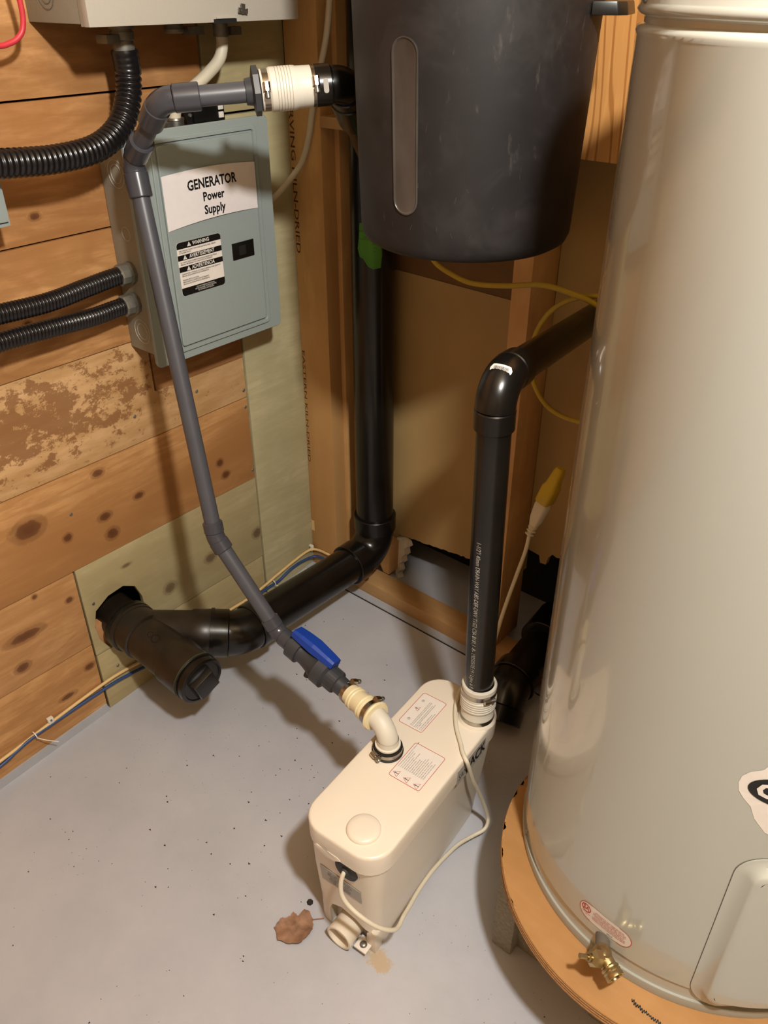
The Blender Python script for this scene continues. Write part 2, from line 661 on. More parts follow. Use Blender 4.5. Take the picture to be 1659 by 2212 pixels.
def clamp(c, axis, r, wdt, screw_dir, parent, name='hose_clamp', m='steel_clamp', inner=None):
    """worm-drive hose clamp: band plus raised screw housing, screw and tail"""
    c = Vector(c)
    a = Vector(axis).normalized()
    b = lathe(c - a * wdt / 2, a, [(0, r), (0, r + .0009), (wdt, r + .0009), (wdt, r)], 40, caps=False)
    s = Vector(screw_dir)
    s = (s - a * s.dot(a)).normalized()
    tdir = a.cross(s)
    o0 = c + s * (r + .0035)
    L = 0.011
    hs = []
    pl = [(-wdt * .62, -.0035), (wdt * .62, -.0035), (wdt * .55, .0028), (wdt * .25, .0048), (-wdt * .25, .0048), (-wdt * .55, .0028)]
    hs = prism(pl, lambda u, v_: o0 + a * u + s * v_ - tdir * L * .5, lambda u, v_: o0 + a * u + s * v_ + tdir * L * .5)
    sc = lathe(o0 + tdir * L * .5 + s * .0008, tdir, [(0, .0028), (.004, .0028), (.004, .0038), (.0085, .0038), (.0085, .0028), (.0095, .0022)], 12)
    slots = []
    for k in range(9):
        th0 = 0.42 + k * 0.10
        p = c + (s * cos(th0) - tdir * sin(th0)) * (r + .0012)
        tt = (s * -sin(th0) - tdir * cos(th0))
        slots.append(slab([(-wdt * .32, -.0005), (wdt * .32, -.0005), (wdt * .32, .0005), (-wdt * .32, .0005)],
                          lambda u, v_, h, p=p, tt=tt, nn_=(s * cos(th0) - tdir * sin(th0)): p + a * u + tt * v_ + nn_ * (h - .0004), .0006))
    e = obj(name, merge(b, hs), m, parent)
    obj('clamp_screw', sc, 'zinc', e) if parent is None or parent.parent is None else None
    return e


def zf(y):
    return 0.0625 * y


def part_text(name, body, size, fn, m, parent, **k):
    return flat(name, text_geo(body, size, fn, **k), m, parent)


# ================================================================ SETTING
# floor: painted concrete, falls gently towards the front
fl = obj('floor', prism([(-.35, -3.2), (3.0, -3.2), (3.0, .75), (-.35, .75)], lambda x, y: V(x, y, zf(y)), lambda x, y: V(x, y, zf(y) - .1)), 'floor_paint', smooth=False, kind='structure')
obj('slab_edge', prism([(0.0, -.030), (2.9, -.030), (2.9, -.004), (0.0, -.004)], lambda x, y: V(x, y, zf(y) + .0022), lambda x, y: V(x, y, zf(y) - .02)), 'band_paint', fl, smooth=False)
obj('crack', prism([(0.02, -.0335), (2.0, -.0335), (2.0, -.0302), (0.02, -.0302)], lambda x, y: V(x, y, zf(y) + .0004), lambda x, y: V(x, y, zf(y) - .004)), 'grit', fl, smooth=False)

# left wall: dark sheathing, boards nailed over it
wl = obj('wall_left', merge(box(-.12, -.10, -3.2, .75, -.3, 2.3)), 'backing_dark', smooth=False, kind='structure')
obj('sheathing', box(-.055, -.035, -3.2, -.66, -.2, 2.3), 'backing_dark', wl, smooth=False)


def board(name, poly, m, tint=(1, 1, 1), th=.019, x=0.0, gap=.0012, jit=None):
    """poly (y,z) face at plane x; shrunk a little for an open joint"""
    cy = sum(p[0] for p in poly) / len(poly)
    cz = sum(p[1] for p in poly) / len(poly)
    q = [(p[0] + (gap if p[0] < cy else -gap), p[1] + (gap if p[1] < cz else -gap)) for p in poly]
    dx = random.uniform(-.0006, .0012) if jit is None else jit
    return obj(name, prism(q, lambda y, z: V(x + dx, y, z), lambda y, z: V(x - th, y, z)), m, wl, color=tint, bevel=.0007)


def rect(y0, y1, z0, z1):
    return [(y0, z0), (y1, z0), (y1, z1), (y0, z1)]


YL = -1.7
board('plank', rect(YL, -.643, -.13, .149), 'pine_planks', (1.0, .95, .88))
board('plank', rect(YL, -.643, .149, .337), 'pine_planks', (1.14, 1.13, 1.15))
board('plank', rect(YL, -.170, .337, .541), 'pine_planks', (1.06, 1.0, .93))
# worn board, notched where a short piece is let in
board('plank', [(YL, .541), (-.170, .541), (-.170, .632), (-.395, .632), (-.395, .743), (YL, .743)], 'worn_board', gap=.0009)
board('plank', rect(-.393, -.170, .632, .743), 'pine_planks', (.72, .62, .55))
board('plank', rect(YL, -.170, .743, .949), 'pine_planks', (.98, .88, .78))
board('plank', rect(YL, -.170, .949, 1.152), 'pine_planks', (.96, .84, .74), gap=.0018)
board('plank', rect(YL, -.200, 1.152, 1.355), 'pine_planks', (.98, .88, .80), gap=.0018)
for k in range(4):
    board('plank', rect(YL, -.200, 1.355 + .205 * k, 1.56 + .205 * k), 'pine_planks', (1.0, .9, .82))
for k in range(11):
    board('plank', rect(-3.15, YL, -.18 + .205 * k, .025 + .205 * k), 'pine_planks', (1.0, .92, .85))

# plywood pieces at the bottom, one cut out round the drain
hole = [(-.522, .115), (-.508, .160), (-.510, .196), (-.522, .230), (-.548, .246), (-.585, .242), (-.618, .222), (-.628, .186), (-.624, .150), (-.606, .115)]
pz = [(-.170, .115), (-.170, .337), (-.640, .337), (-.640, .115)]
board('plywood_panel', [pz[0], pz[1], pz[2], pz[3]] + hole[::-1][0:0] + [(-.606, .115), (-.624, .150), (-.628, .186), (-.618, .222), (-.585, .242), (-.548, .246), (-.522, .230), (-.510, .196), (-.508, .160), (-.522, .115)],
      'green_plywood', (1, 1, 1), th=.012, gap=0, jit=0)
board('plywood_panel', rect(-.640, -.170, zf(-.64), .1135), 'green_plywood', (1.02, 1.0, .98), th=.012, jit=-.0005)
board('plywood_panel', rect(-.167, .003, -.005, 1.097), 'green_plywood_upright', (1.0, 1.02, 1.0), th=.012, jit=.001)
board('plywood_panel', rect(-.197, .003, 1.0995, 2.2), 'green_plywood_upright', (.94, .90, .80), th=.012, jit=-.001)
obj('blocking', box(-.034, -.016, -.62, -.575, .10, .175), 'spruce_plate', wl, color=(1.1, .92, .9), smooth=False)
obj('screw_head', lathe((0.0006, -.6195, .243), (1, 0, 0), [(0, .0035), (.001, .003), (.001, 0)], 12), 'zinc', wl)
for y_, z_ in ((-.60, .06), (-.175, .36), (-.178, .52), (-.178, .56), (-.176, .70), (-.66, .99), (-.62, 1.10), (-.60, .80), (-.72, .70), (-.45, .60), (-.62, .46), (-.30, .60)):
    obj('nail_head', lathe((0.0012, y_, z_), (1, 0, 0), [(0, .0036), (.0012, .0028), (.0012, 0)], 10), 'zinc_dull', wl)

# painted band along the foot of the left wall
obj('baseboard_left', prism([(-3.0, zf(-3.0) - .01), (-.646, zf(-.646) - .01), (-.646, zf(-.646) + .021), (-3.0, zf(-3.0) + .021)], lambda y, z: V(.0042, y, z), lambda y, z: V(.0, y, z)), 'band_paint', smooth=False, kind='structure')

# back wall: drywall on the far side of open studs, torn off above the floor
def ragged(x0, x1, z0, z1, n=60, amp=.004):
    out = []
    for i in range(n + 1):
        t_ = i / n
        out.append((x0 + (x1 - x0) * t_, z0 + (z1 - z0) * t_ + random.uniform(-amp, amp) * (1 if 0 < i < n else 0)))
    return out


rag = ragged(.222, .54, .139, .176, 44, .0022)
wb = obj('wall_back', prism([(-.02, .0), (.214, .0), (.2225, .139)] + rag[1:] + [(.578, .20), (.578, .793), (-.02, .803)], lambda x, z: V(x, .090, z), lambda x, z: V(x, .102, z)), 'drywall_kraft', smooth=False, kind='structure')
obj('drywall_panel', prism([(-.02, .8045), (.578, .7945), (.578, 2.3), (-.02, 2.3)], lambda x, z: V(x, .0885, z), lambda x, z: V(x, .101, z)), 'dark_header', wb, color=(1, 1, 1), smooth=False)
rag2 = ragged(.579, .95, .268, .285, 40, .004)
obj('drywall_panel', prism([(.579, .262), (.612, .258), (.616, .240), (.630, .241), (.634, .262), (.643, .274)] + rag2[8:] + [(2.9, .285), (2.9, 2.3), (.579, 2.3)], lambda x, z: V(x, .0895, z), lambda x, z: V(x, .102, z)), 'drywall_kraft', wb, smooth=False)
# broken gypsum edge beside the drain
ge = [(.2235, .002), (.231, .004), (.227, .020), (.236, .034), (.231, .050), (.243, .064), (.240, .078), (.252, .092), (.249, .108), (.259, .118), (.254, .130), (.240, .137), (.226, .134), (.2215, .10), (.220, .05)]
obj('gypsum_edge', prism(ge, lambda x, z: V(x - .006, .0835, z), lambda x, z: V(x, .099, z)), 'gypsum_core', wb, smooth=False)
obj('void_backing', box(-.02, 2.9, .235, .275, -.1, 2.3), 'backing_dark', wb, smooth=False)  # black sheet added close behind the drywall, its colour standing in for shade
obj('stud', box(.0015, .089, .0, .038, -.003, 2.25), 'spruce_stud', wb, color=(1.0, .97, .92), bevel=.0015)
obj('stud', box(.062, .1005, .0385, .0890, .038, 2.25), 'spruce_stud', wb, color=(.95, .92, .9), bevel=.0015)
obj('stud', box(.5405, .579, -.001, .0885, .038, 2.25), 'spruce_stud', wb, color=(1.04, 1.0, .98), bevel=.0015)
obj('stud', box(1.02, 1.058, -.001, .0885, .038, 2.25), 'spruce_stud', wb, bevel=.0015)
obj('bottom_plate', box(.0905, 2.88, -.010, .047, -.004, .038), 'spruce_plate', wb, color=(1.0, .96, .90), bevel=.0015)
obj('blocking', box(.0895, .540, -.002, .036, 1.068, 1.0880), 'spruce_plate', wb, color=(1.05, 1.05, 1.0), bevel=.0012)
obj('foot_block', prism([(.205, .038), (.2225, .038), (.226, .126), (.160, .126)], lambda x, z: V(x, .048, z), lambda x, z: V(x, .0885, z)), 'spruce_stud', wb, color=(.92, .88, .82), smooth=False)
# the stamp down the edge of the corner stud (reads from top to bottom)
def stamp(z0, sc_=1.0, x0=.0105):
    return lambda u, v_: V(x0 + v_ * sc_, -.0004, z0 - u)


part_text('lumber_stamp', 'IRVING KILN-DRIED', .0175, stamp(1.103), 'stencil_brown', wb, align='LEFT', sx=1.85, bold=.006)
part_text('lumber_stamp', 'EASTERN KILN-DRIED', .0150, stamp(.600, .8, .0075), 'stencil_brown', wb, align='LEFT', sx=2.0, bold=.0)
obj('sticker_scrap', box(.0018, .012, -.0007, .0, .105, .135), 'cable_cream', wb, smooth=False)
# fir plywood gusset, upper right
obj('trim_1', box(.588, 1.12, -.021, -.002, 1.0755, 1.95), 'fir_panel', kind='structure', bevel=.001)

# rest of the room, outside the picture
obj('wall_right', box(2.9, 2.96, -3.2, .7, -.3, 2.3), 'room_surface', smooth=False, kind='structure')
obj('wall_front', box(-.1, 2.96, -3.26, -3.2, -.3, 2.3), 'room_surface', smooth=False, kind='structure')
obj('ceiling', box(-.12, 2.96, -3.26, .75, 2.3, 2.36), 'room_surface', smooth=False, kind='structure')

# ================================================================ DRAIN STACK (3 inch black)
R3, H3 = .04445, .0510
sx_, sy_ = .193, .030
dz = .124
ds = empty('drain_pipe', (sx_, -.15, zf(-.15)), 'thick black plastic drain pipe with wye and cleanout running along the left wall', 'pipe')
top_c = V(sx_, sy_, .118)
# vertical riser and lower elbow
eg, pe1, pe2 = elbow(V(sx_, sy_, 1), top_c, V(sx_, -1, .126), R3 + .002, H3, .062, .040)
obj('elbow', eg, 'abs_black', ds)
obj('riser', seg_cyl(pe1 - V(0, 0, .02), V(sx_, sy_, 2.28), R3, 40), 'abs_black', ds)
cb = V(sx_, -.408, .132)
obj('pipe', seg_cyl(pe2 + V(0, .02, 0), cb + V(0, .052, 0), R3, 40), 'abs_black', ds)
# 45 elbow into the wye
xj = V(.050, -.562, .158)
dirb = (cb - xj).normalized()
eg, q1, q2 = elbow(pe2, cb, xj, R3 + .0035, H3, .026, .034)
obj('elbow', eg, 'abs_black', ds)
# wye: straight run from the wall to the cleanout, branch at 45 degrees
wa, wbb = V(.028, -.562, .1605), V(.235, -.562, .1465)
axw = (wbb - wa).normalized()
Lw = (wbb - wa).length
body = lathe(wa, axw, [(0, H3 - .001), (.001, H3), (.046, H3), (.048, H3 - .004), (.060, R3 + .003), (.135, R3 + .003), (.140, H3 - .003), (.144, H3), (Lw - .001, H3), (Lw, H3 - .001)], 48)
br0 = xj + dirb * .01
brL = (q2 - br0).length
branch = lathe(br0, dirb, [(0, R3 + .002), (brL - .045, R3 + .003), (brL - .041, H3 - .001), (brL - .002, H3), (brL, H3 - .001)], 48)
obj('wye_fitting', merge(body, branch), 'abs_dusty', ds)
obj('ring', lathe(q2 - dirb * .004, dirb, [(0, H3), (0, H3 + .0022), (.007, H3 + .0022), (.007, H3)], 44, caps=False), 'abs_black', ds)
obj('wall_stub', lathe(V(-.09, -.562, .166), axw, [(0, R3), (.10, R3), (.10, H3 + .0035), (.125, H3 + .0035), (.127, H3 - .004), (.15, H3 - .004)], 44), 'abs_dusty', ds)
obj('collar', lathe(V(.014, -.562, .1612), axw, [(0, H3 - .004), (0, H3 + .003), (.012, H3 + .003), (.014, H3)], 44), 'abs_black', ds, label='dull black collar ring nearest the wall')
# threaded cleanout plug with raised square
cp = wbb + axw * .0
cap = lathe(cp - axw * .006, axw, [(0, H3 - .006), (.004, H3 - .004), (.012, H3 - .003), (.013, H3 - .0015), (.024, H3 - .0015), (.026, H3 - .004), (.0262, .043), (.024, .041), (.024, 0)], 48)
pl = obj('cleanout_plug', cap, 'abs_black', ds)
cx_, cy_, ca_ = frame(axw)
c45 = radians(20)
ux = cx_ * cos(c45) + cy_ * sin(c45)
uy = cy_ * cos(c45) - cx_ * sin(c45)
cf = cp + axw * .018
obj('square_nut', loops([[cf + ux * a * .0265 + uy * b * .0265 for a, b in ((-1, -1), (1, -1), (1, 1), (-1, 1))],
                         [cf + axw * .018 + ux * a * .0230 + uy * b * .0230 for a, b in ((-1, -1), (1, -1), (1, 1), (-1, 1))]]), 'abs_black', pl, bevel=.001)
obj('glue_line', lathe(wbb - axw * .0035, axw, [(0, H3 + .0002), (0, H3 + .0007), (.0016, H3 + .0007), (.0016, H3 + .0002)], 48, caps=False), 'glue_green', ds)
for i, (a_, s_r) in enumerate(((.088, .0065), (.105, .0095))):
    cc_ = wa + axw * a_ + V(.0, -.0, 0)
    nrm_ = V(.35, -.32, 1.0)
    nrm_ = (nrm_ - axw * nrm_.dot(axw)).normalized()
    obj('moulded_mark', lathe(cc_ + nrm_ * (R3 + .0028) + axw.cross(nrm_) * .0, nrm_, [(0, s_r), (.0006, s_r), (.0006, s_r - .0012), (.0002, s_r - .0014)], 24, caps=False), 'abs_black', ds)
def TG(u):
    return u / R3 + .68


def strips(poly, fn_, n=16):
    # fill a polygon with narrow columns so that it can follow a curved face
    us = sorted(set([p[0] for p in poly] + [min(p[0] for p in poly) + (max(p[0] for p in poly) - min(p[0] for p in poly)) * i_ / n for i_ in range(n + 1)]))
    cols = []
    for u in us:
        uu = min(max(u, us[0] + 1e-5), us[-1] - 1e-5)
        vv = []
        for a, b in zip(poly, poly[1:] + poly[:1]):
            if (a[0] - uu - 1.3e-6) * (b[0] - uu - 1.3e-6) < 0:
                vv.append(a[1] + (b[1] - a[1]) * (uu - a[0]) / (b[0] - a[0]))
        cols.append((u, min(vv), max(vv)))
    vs_l = [fn_(u, q) for u, lo, hi in cols for q in (lo, hi)]
    return vs_l, [(2 * i_, 2 * i_ + 2, 2 * i_ + 3, 2 * i_ + 1) for i_ in range(len(cols) - 1)]


TAG = [(-.0245, .912), (.020, .912), (.020, .848), (.017, .842), (.019, .827), (.002, .824), (-.008, .829), (-.018, .844), (-.025, .846), (-.030, .862), (-.027, .880)]
gtg = obj('green_tag', strips(TAG, lambda u, z: V(sx_ + (R3 + .0011) * sin(TG(u)), sy_ - (R3 + .0011) * cos(TG(u)), z)), 'paper_green', ds)
gtg.modifiers.new('thickness', 'SOLIDIFY').thickness = .0004


def onriser(u, v_):
    return V(sx_ + (R3 + .0016) * sin(TG(u)), sy_ - (R3 + .0016) * cos(TG(u)), v_)


part_text('tag_print', 'ENVIRONNEMENTAL\nTESTING\n\nCOMPARTE\nSOUMIS AUX ESSAIS', .0038, lambda u, v_: onriser(u - .008, v_ + .889), 'print_black', ds, align='CENTER')
part_text('tag_print', 'Date\n\nType\n\nNo.', .0036, lambda u, v_: onriser(u + .005, v_ + .866), 'print_black', ds, align='CENTER')

# upper branch of the stack, coming down behind the bin
vb = empty('branch_drain', (.30, -.17, 1.10), 'black elbow and pipe sloping down behind the black bin from the white rubber coupling', 'pipe')
A_ = V(.261, -.481, 1.167)      # elbow of grey pipe
Bc = V(.393, -.311, 1.180)       # right end of coupling
axr = (Bc - A_).normalized()
ebc = Bc + axr * .034
dn = V(0.240, -0.030, 1.039)
eg, u1, u2 = elbow(Bc - axr * .1, ebc, dn, .0240, .0268, .018, .024)
obj('elbow', eg, 'abs_black', vb)
dd_ = (dn - ebc).normalized()
obj('socket', hub(u2, u2 + dd_ * .09, .0285), 'abs_black', vb)
obj('pipe', seg_cyl(u2 + dd_ * .05, dn, .0215), 'abs_black', vb)
obj('stub', seg_cyl(Bc - axr * .03, Bc + axr * .02, .0204), 'abs_black', vb)
xx, yy, aa = frame(dd_)
obj('barcode_label', slab(rrect(.018, .007, .003, 3), lambda u, v_, h: u1 + axr * (.014 + v_) + (V(.65, -.75, .05) - axr * V(.65, -.75, .05).dot(axr)).normalized() * (.0262 + h) + axr.cross(V(.65, -.75, .05)).normalized() * u, .0006), 'silver_label', vb)

# ================================================================ GREY DISCHARGE PIPE (27 mm)
RG, RGH = .01345, .0182
gp = empty('discharge_pipe', (.28, -.50, zf(-.5)), 'slim dark grey plastic pipe with blue-handled valve, crossing in front of the panel', 'pipe')
n1 = V(.170, -.474, 1.082)
g_top = A_ + axr * .0
v4 = V(.291, -.516, .497)
ga = V(.286, -.470, 1.166)
d2 = V(.415, -.4985, .345)
val0 = V(.470, -.5085, .318)
# corner points
c1 = V(.261, -.481, 1.167)
c2 = V(.147, -.463, 1.075)
c3 = V(.313, -.527, .499)
c4 = V(.430, -.5055, .3345)
val_end = V(.596, -.5035, .2925)
eg, e1a, e1b = elbow(Bc, c1, c2, RG + .0035, RGH, .016, .036)
obj('elbow', eg, 'pvc_fitting', gp)
eg, e2a, e2b = elbow(c1, c2, c3, RG + .0035, RGH, .016, .036)
obj('elbow', eg, 'pvc_fitting', gp)
obj('nipple', seg_cyl(e1b + (c1 - c2).normalized() * .012, e2a + (c2 - c1).normalized() * .012, RG), 'pvc_grey', gp)
eg, e3a, e3b = elbow(c2, c3, c4, RG + .0025, .0170, .008, .020)
obj('elbow', eg, 'pvc_fitting', gp)
eg, e4a, e4b = elbow(c3, c4, val_end, RG + .0022, .0165, .011, .020)
obj('elbow', eg, 'pvc_fitting', gp)
bush = Bc - axr * .092
obj('pipe', seg_cyl(e1a - axr * .012, bush + axr * .01, RG, 32), 'pvc_grey', gp)
obj('pipe', seg_cyl(e2b + (c2 - c3).normalized() * .01, e3a + (c3 - c2).normalized() * .01, RG, 32), 'pvc_grey', gp)
obj('pipe', seg_cyl(e3b + (c3 - c4).normalized() * .01, e4a + (c4 - c3).normalized() * .01, RG, 32), 'pvc_grey', gp)
obj('reducer_flange', merge(lathe(bush - axr * .001, axr, [(0, .0215), (.002, .0315), (.0095, .0315), (.0115, .0225), (.05, .0205)], 8),
                            lathe(bush - axr * .010, axr, [(0, .0165), (.012, .0185)], 28)), 'pvc_dark', gp, angle=20)
# ball valve
va = (val_end - c4).normalized()
vs_ = e4b
Lv = (val_end - vs_).length
vg = lathe(vs_ - va * .004, va, [(0, .0155), (.008, .0155), (.009, .0230), (.030, .0230), (.031, .0185), (.040, .0175), (.050, .0190), (.062, .0215), (.072, .0258), (.074, .0275), (.094, .0275), (.096, .0235), (.098, .0205), (.118, .0200), (.120, .0165), (Lv + .004, .0155)], 40)
bv = obj('valve_body', vg, 'pvc_dark', gp, angle=30)
ribs = []
for k in range(24):
    th = 2 * pi * k / 24
    x_, y_, a_ = frame(va)
    rd = x_ * cos(th) + y_ * sin(th)
    td = va.cross(rd)
    ribs.append(prism([(-.0010, -.0005), (.0010, -.0005), (.0006, .0012), (-.0006, .0012)], lambda u, v_, rd=rd, td=td: vs_ + va * .010 + rd * (.0213 + v_) + td * u, lambda u, v_, rd=rd, td=td: vs_ + va * .0245 + rd * (.0213 + v_) + td * u))
    ribs.append(prism([(-.0010, -.0005), (.0010, -.0005), (.0006, .0012), (-.0006, .0012)], lambda u, v_, rd=rd, td=td: vs_ + va * .0965 + rd * (.0198 + v_) + td * u, lambda u, v_, rd=rd, td=td: vs_ + va * .1125 + rd * (.0198 + v_) + td * u))
obj('grip_ribs', merge(*ribs), 'pvc_dark', bv, smooth=False, kind='stuff')
hup = V(.05, .30, 1.0)
hup = (hup - va * hup.dot(va)).normalized()
hsd = va.cross(hup)
hb = vs_ + va * .048
obj('stem', seg_cyl(hb + hup * .012, hb + hup * .030, .0085, 20), 'pvc_dark', bv)
obj('foot_lug', merge(seg_cyl(hb + va * .006 - hup * .014, hb + va * .006 - hup * .034, .0055, 14), seg_cyl(hb + hsd * -.012, hb - hsd * .027, .006, 14)), 'pvc_dark', bv)
hp = []
prof_ = [(-.050, .0125, .0125), (-.030, .0140, .0150), (-.004, .0150, .0165), (.030, .0130, .0140), (.044, .0118, .0125)]
for t_, wd, ht in prof_:
    cc_ = hb + va * (t_ + .004) + hup * .0235
    hp.append([cc_ - hsd * wd * 1.1, cc_ + hsd * wd * 1.1, cc_ + hsd * wd * 1.05 + hup * ht * .72, cc_ + hsd * wd * .72 + hup * ht, cc_ - hsd * wd * .72 + hup * ht, cc_ - hsd * wd * 1.05 + hup * ht * .72])
obj('handle', loops(hp), 'handle_blue', bv, smooth=False, bevel=.0006, label='blue plastic lever handle')

# ================================================================ WHITE RUBBER COUPLING (upper)
cu_ = empty('rubber_coupling', Bc - axr * .05, 'white ribbed rubber coupling with two steel clamps, joining the grey pipe to the black elbow', 'coupling')
rr = [(0, .0245), (.001, .0302), (.004, .0306), (.006, .0292), (.015, .0292), (.017, .0308), (.020, .0322), (.026, .0322)]
for k in range(6):
    t0 = .030 + k * .0055
    rr += [(t0, .0322), (t0 + .0006, .0308), (t0 + .0012, .0322)]
rr += [(.066, .0318), (.070, .0305), (.086, .0302), (.098, .0300), (.099, .0292), (.108, .0292), (.110, .0306), (.114, .0302), (.115, .0245)]
cs = Bc - axr * .082
rr = [(a * .722, b * .87 if b > .026 else .0205) for a, b in rr]
obj('sleeve', lathe(cs, axr, rr, 56), 'rubber_white', cu_, angle=25)
clamp(cs + axr * .0076, axr, .0254, .0085, V(.70, -.75, .25), cu_)
clamp(cs + axr * .0747, axr, .0254, .0085, V(.70, -.75, .30), cu_)

# ================================================================ MACERATOR PUMP
TH = radians(4.6)
MC = V(.735, -.52, 0)


def ml(u, v_, z):
    return V(MC.x + u * cos(TH) - v_ * sin(TH), MC.y + u * sin(TH) + v_ * cos(TH), z)


pump = empty('macerator_pump', (MC.x, MC.y, zf(MC.y)), 'white plastic macerator pump box with rounded lid, standing on the grey floor', 'pump')
LZ = .240


def rl(w_, h_, r, z, dv=0, n=7):
    return [ml(u - .0022, v_ + dv, z) for u, v_ in rrect(w_, h_, r, n)]


DV = .0085
lid = loops([rl(.140, .372, .038, LZ - .042, DV), rl(.148, .381, .042, LZ - .042, DV), rl(.1495, .3830, .043, LZ - .024, DV), rl(.150, .3835, .043, LZ - .006, DV), rl(.1485, .382, .042, LZ - .0025, DV), rl(.1455, .379, .041, LZ - .0007, DV), rl(.141, .3745, .040, LZ, DV)], True, True)
obj('lid', lid, 'pump_lid', pump, angle=50)


def bl(w_, h_, r, z=None, du=0.0, dv=.006):
    out = []
    for u, v_ in rrect(w_, h_, r, 7):
        p = ml(u + du, v_ + dv, 0)
        out.append(V(p.x, p.y, (zf(p.y) + .001) if z is None else z))
    return out


# body, with a recess in the front foot for the inlet
bm_ = loops([bl(.119, .328, .022, None, -.0120, .008), bl(.123, .334, .026, .02, -.0105, .008), bl(.131, .350, .023, .12, -.0065, .0075), bl(.139, .366, .030, LZ - .038, -.0025, .0075)], True, True)
bod = obj('body', bm_, 'pump_white', pump, angle=40)
cut = prism([(-.042, -.12), (.060, -.12), (.060, .016), (.040, .032), (.012, .052), (-.016, .060), (-.036, .050), (-.043, .030)], lambda u, z: ml(u, -.25, z - .028), lambda u, z: ml(u, -.140, z - .028))
cutter = obj('cutter', cut, 'pump_white', None, smooth=False)
bmod = bod.modifiers.new('notch', 'BOOLEAN')
bmod.operation = 'DIFFERENCE'
bmod.object = cutter
bmod.solver = 'EXACT'
bpy.context.view_layer.update()
dg = bpy.context.evaluated_depsgraph_get()
newme = bpy.data.meshes.new_from_object(bod.evaluated_get(dg))
bod.modifiers.clear()
bod.data = newme
for p in newme.polygons:
    p.use_smooth = True
newme.set_sharp_from_angle(angle=radians(30))
bpy.data.objects.remove(cutter, do_unlink=True)
obj('foot_corner', prism([(.032, -.042), (.050, -.042), (.050, .004), (.042, .014), (.032, .000)], lambda u, z: ml(u, -.157, z), lambda u, z: ml(u, -.138, z)), 'pump_white', pump, bevel=.002)
# side inlet stub and its blanking plug
st = lathe(ml(-.006, -.122, -.0165), ml(.003, -.25, -.0155) - ml(.003, -.15, -.0155), [(0, .0235), (.052, .0235), (.054, .0245), (.060, .0245), (.061, .0235), (.061, .0200), (.045, .0198)], 40, caps=False)
sp_ = obj('inlet_stub', st, 'pump_white', pump, angle=30)
obj('inlet_plug', lathe(ml(-.006, -.169, -.0165), ml(.003, -.25, 0) - ml(.003, -.15, 0), [(0, .0199), (.001, .0195), (.0012, 0)], 32), 'label_white', sp_)
tb = obj('bracket', merge(slab([(.018, -.174), (.042, -.174), (.042, -.150), (.018, -.150)], lambda u, v_, h: ml(u, v_, -.030 + h), .004)), 'label_white', pump, bevel=.0008)
obj('screw_head', lathe(ml(.030, -.163, -.026), (0, 0, 1), [(0, .0065), (.0015, .006), (.003, .004), (.0034, 0)], 18), 'zinc', tb)
obj('fixing_boss', lathe(ml(.034, -.140, .000), ml(0, -.1, .03) - ml(0, 0, 0), [(0, .012), (.006, .011), (.008, .007), (.0085, 0)], 20), 'pump_white', pump)
# vent cap on the lid
obj('vent_cap', lathe(ml(.0187, -.1412, LZ - .001), (0, 0, 1), [(0, .0262), (.0035, .0262), (.0055, .0252), (.0072, .0225), (.0080, .0150), (.0082, 0)], 48), 'pump_lid', pump, angle=60)
# thumb scoop in the lid lip
lip = [(-.046, LZ - .040), (-.036, LZ - .047), (-.022, LZ - .0515), (-.008, LZ - .0500), (.006, LZ - .040), (.0, LZ - .034), (-.040, LZ - .034)]
obj('lid_lip', prism(lip, lambda u, z: ml(u, -.1832, z), lambda u, z: ml(u, -.176, z)), 'pump_lid', pump, bevel=.0015)
obj('lip_scoop', poly_face([(-.034, LZ - .026), (-.024, LZ - .0335), (-.012, LZ - .0385), (-.002, LZ - .0390), (-.014, LZ - .0345), (-.024, LZ - .0290)], lambda u, z: ml(u, -.1836, z)), 'rubber_white', pump, smooth=False)
# grommet
gr = lathe(ml(.0085, -.1718, LZ - .069), ml(0, -1, 0) - ml(0, 0, 0), [(0, .0215), (.0025, .0210), (.003, .0185), (.0035, .008), (.008, .006), (.008, 0)], 32)
obj('cord_grommet', gr, 'grommet', pump)


# warning stickers on the lid
def sticker(u0, u1, v0, v1, items):
    cu0, cv0 = (u0 + u1) / 2, (v0 + v1) / 2
    po = [(cu0 + a, cv0 + b) for a, b in rrect(u1 - u0, v1 - v0, .004, 3)]
    s_ = obj('warning_sticker', slab(po, lambda u, v_, h: ml(u, v_, LZ + h), .00035), 'label_white', pump, smooth=False)
    fr = [outline(po, .0009, lambda u, v_: ml(u, v_, LZ + .0006))]
    for tu, tv, sz in items['tri']:
        tri = [(tu - sz, tv), (tu + sz * .5, tv + sz * .9), (tu + sz * .5, tv - sz * .9)]
        fr.append(outline(tri, .0011, lambda u, v_: ml(u, v_, LZ + .0006)))
    flat('red_print', merge(*fr), 'print_red', s_)
    tx = []
    for tu, tv, sz in items['tri']:
        tx.append(text_geo('!', sz * 1.5, lambda a, b, tu=tu, tv=tv: ml(tu - b, tv + a, LZ + .0006), bold=.03))
    for tu, tv in items.get('circ', []):
        tx.append(outline([(tu + .0026 * cos(k * pi / 6), tv + .0026 * sin(k * pi / 6)) for k in range(12)], .0005, lambda u, v_: ml(u, v_, LZ + .0006)))
        tx.append(text_geo('GB', .0026, lambda a, b, tu=tu, tv=tv: ml(tu - b, tv + a, LZ + .0006)))
    for tu, tv, body_, sz in items['text']:
        tx.append(text_geo(body_, sz, lambda a, b, tu=tu, tv=tv: ml(tu - b, tv + a, LZ + .0006), align='LEFT'))
    flat('small_print', merge(*tx), 'print_grey', s_)


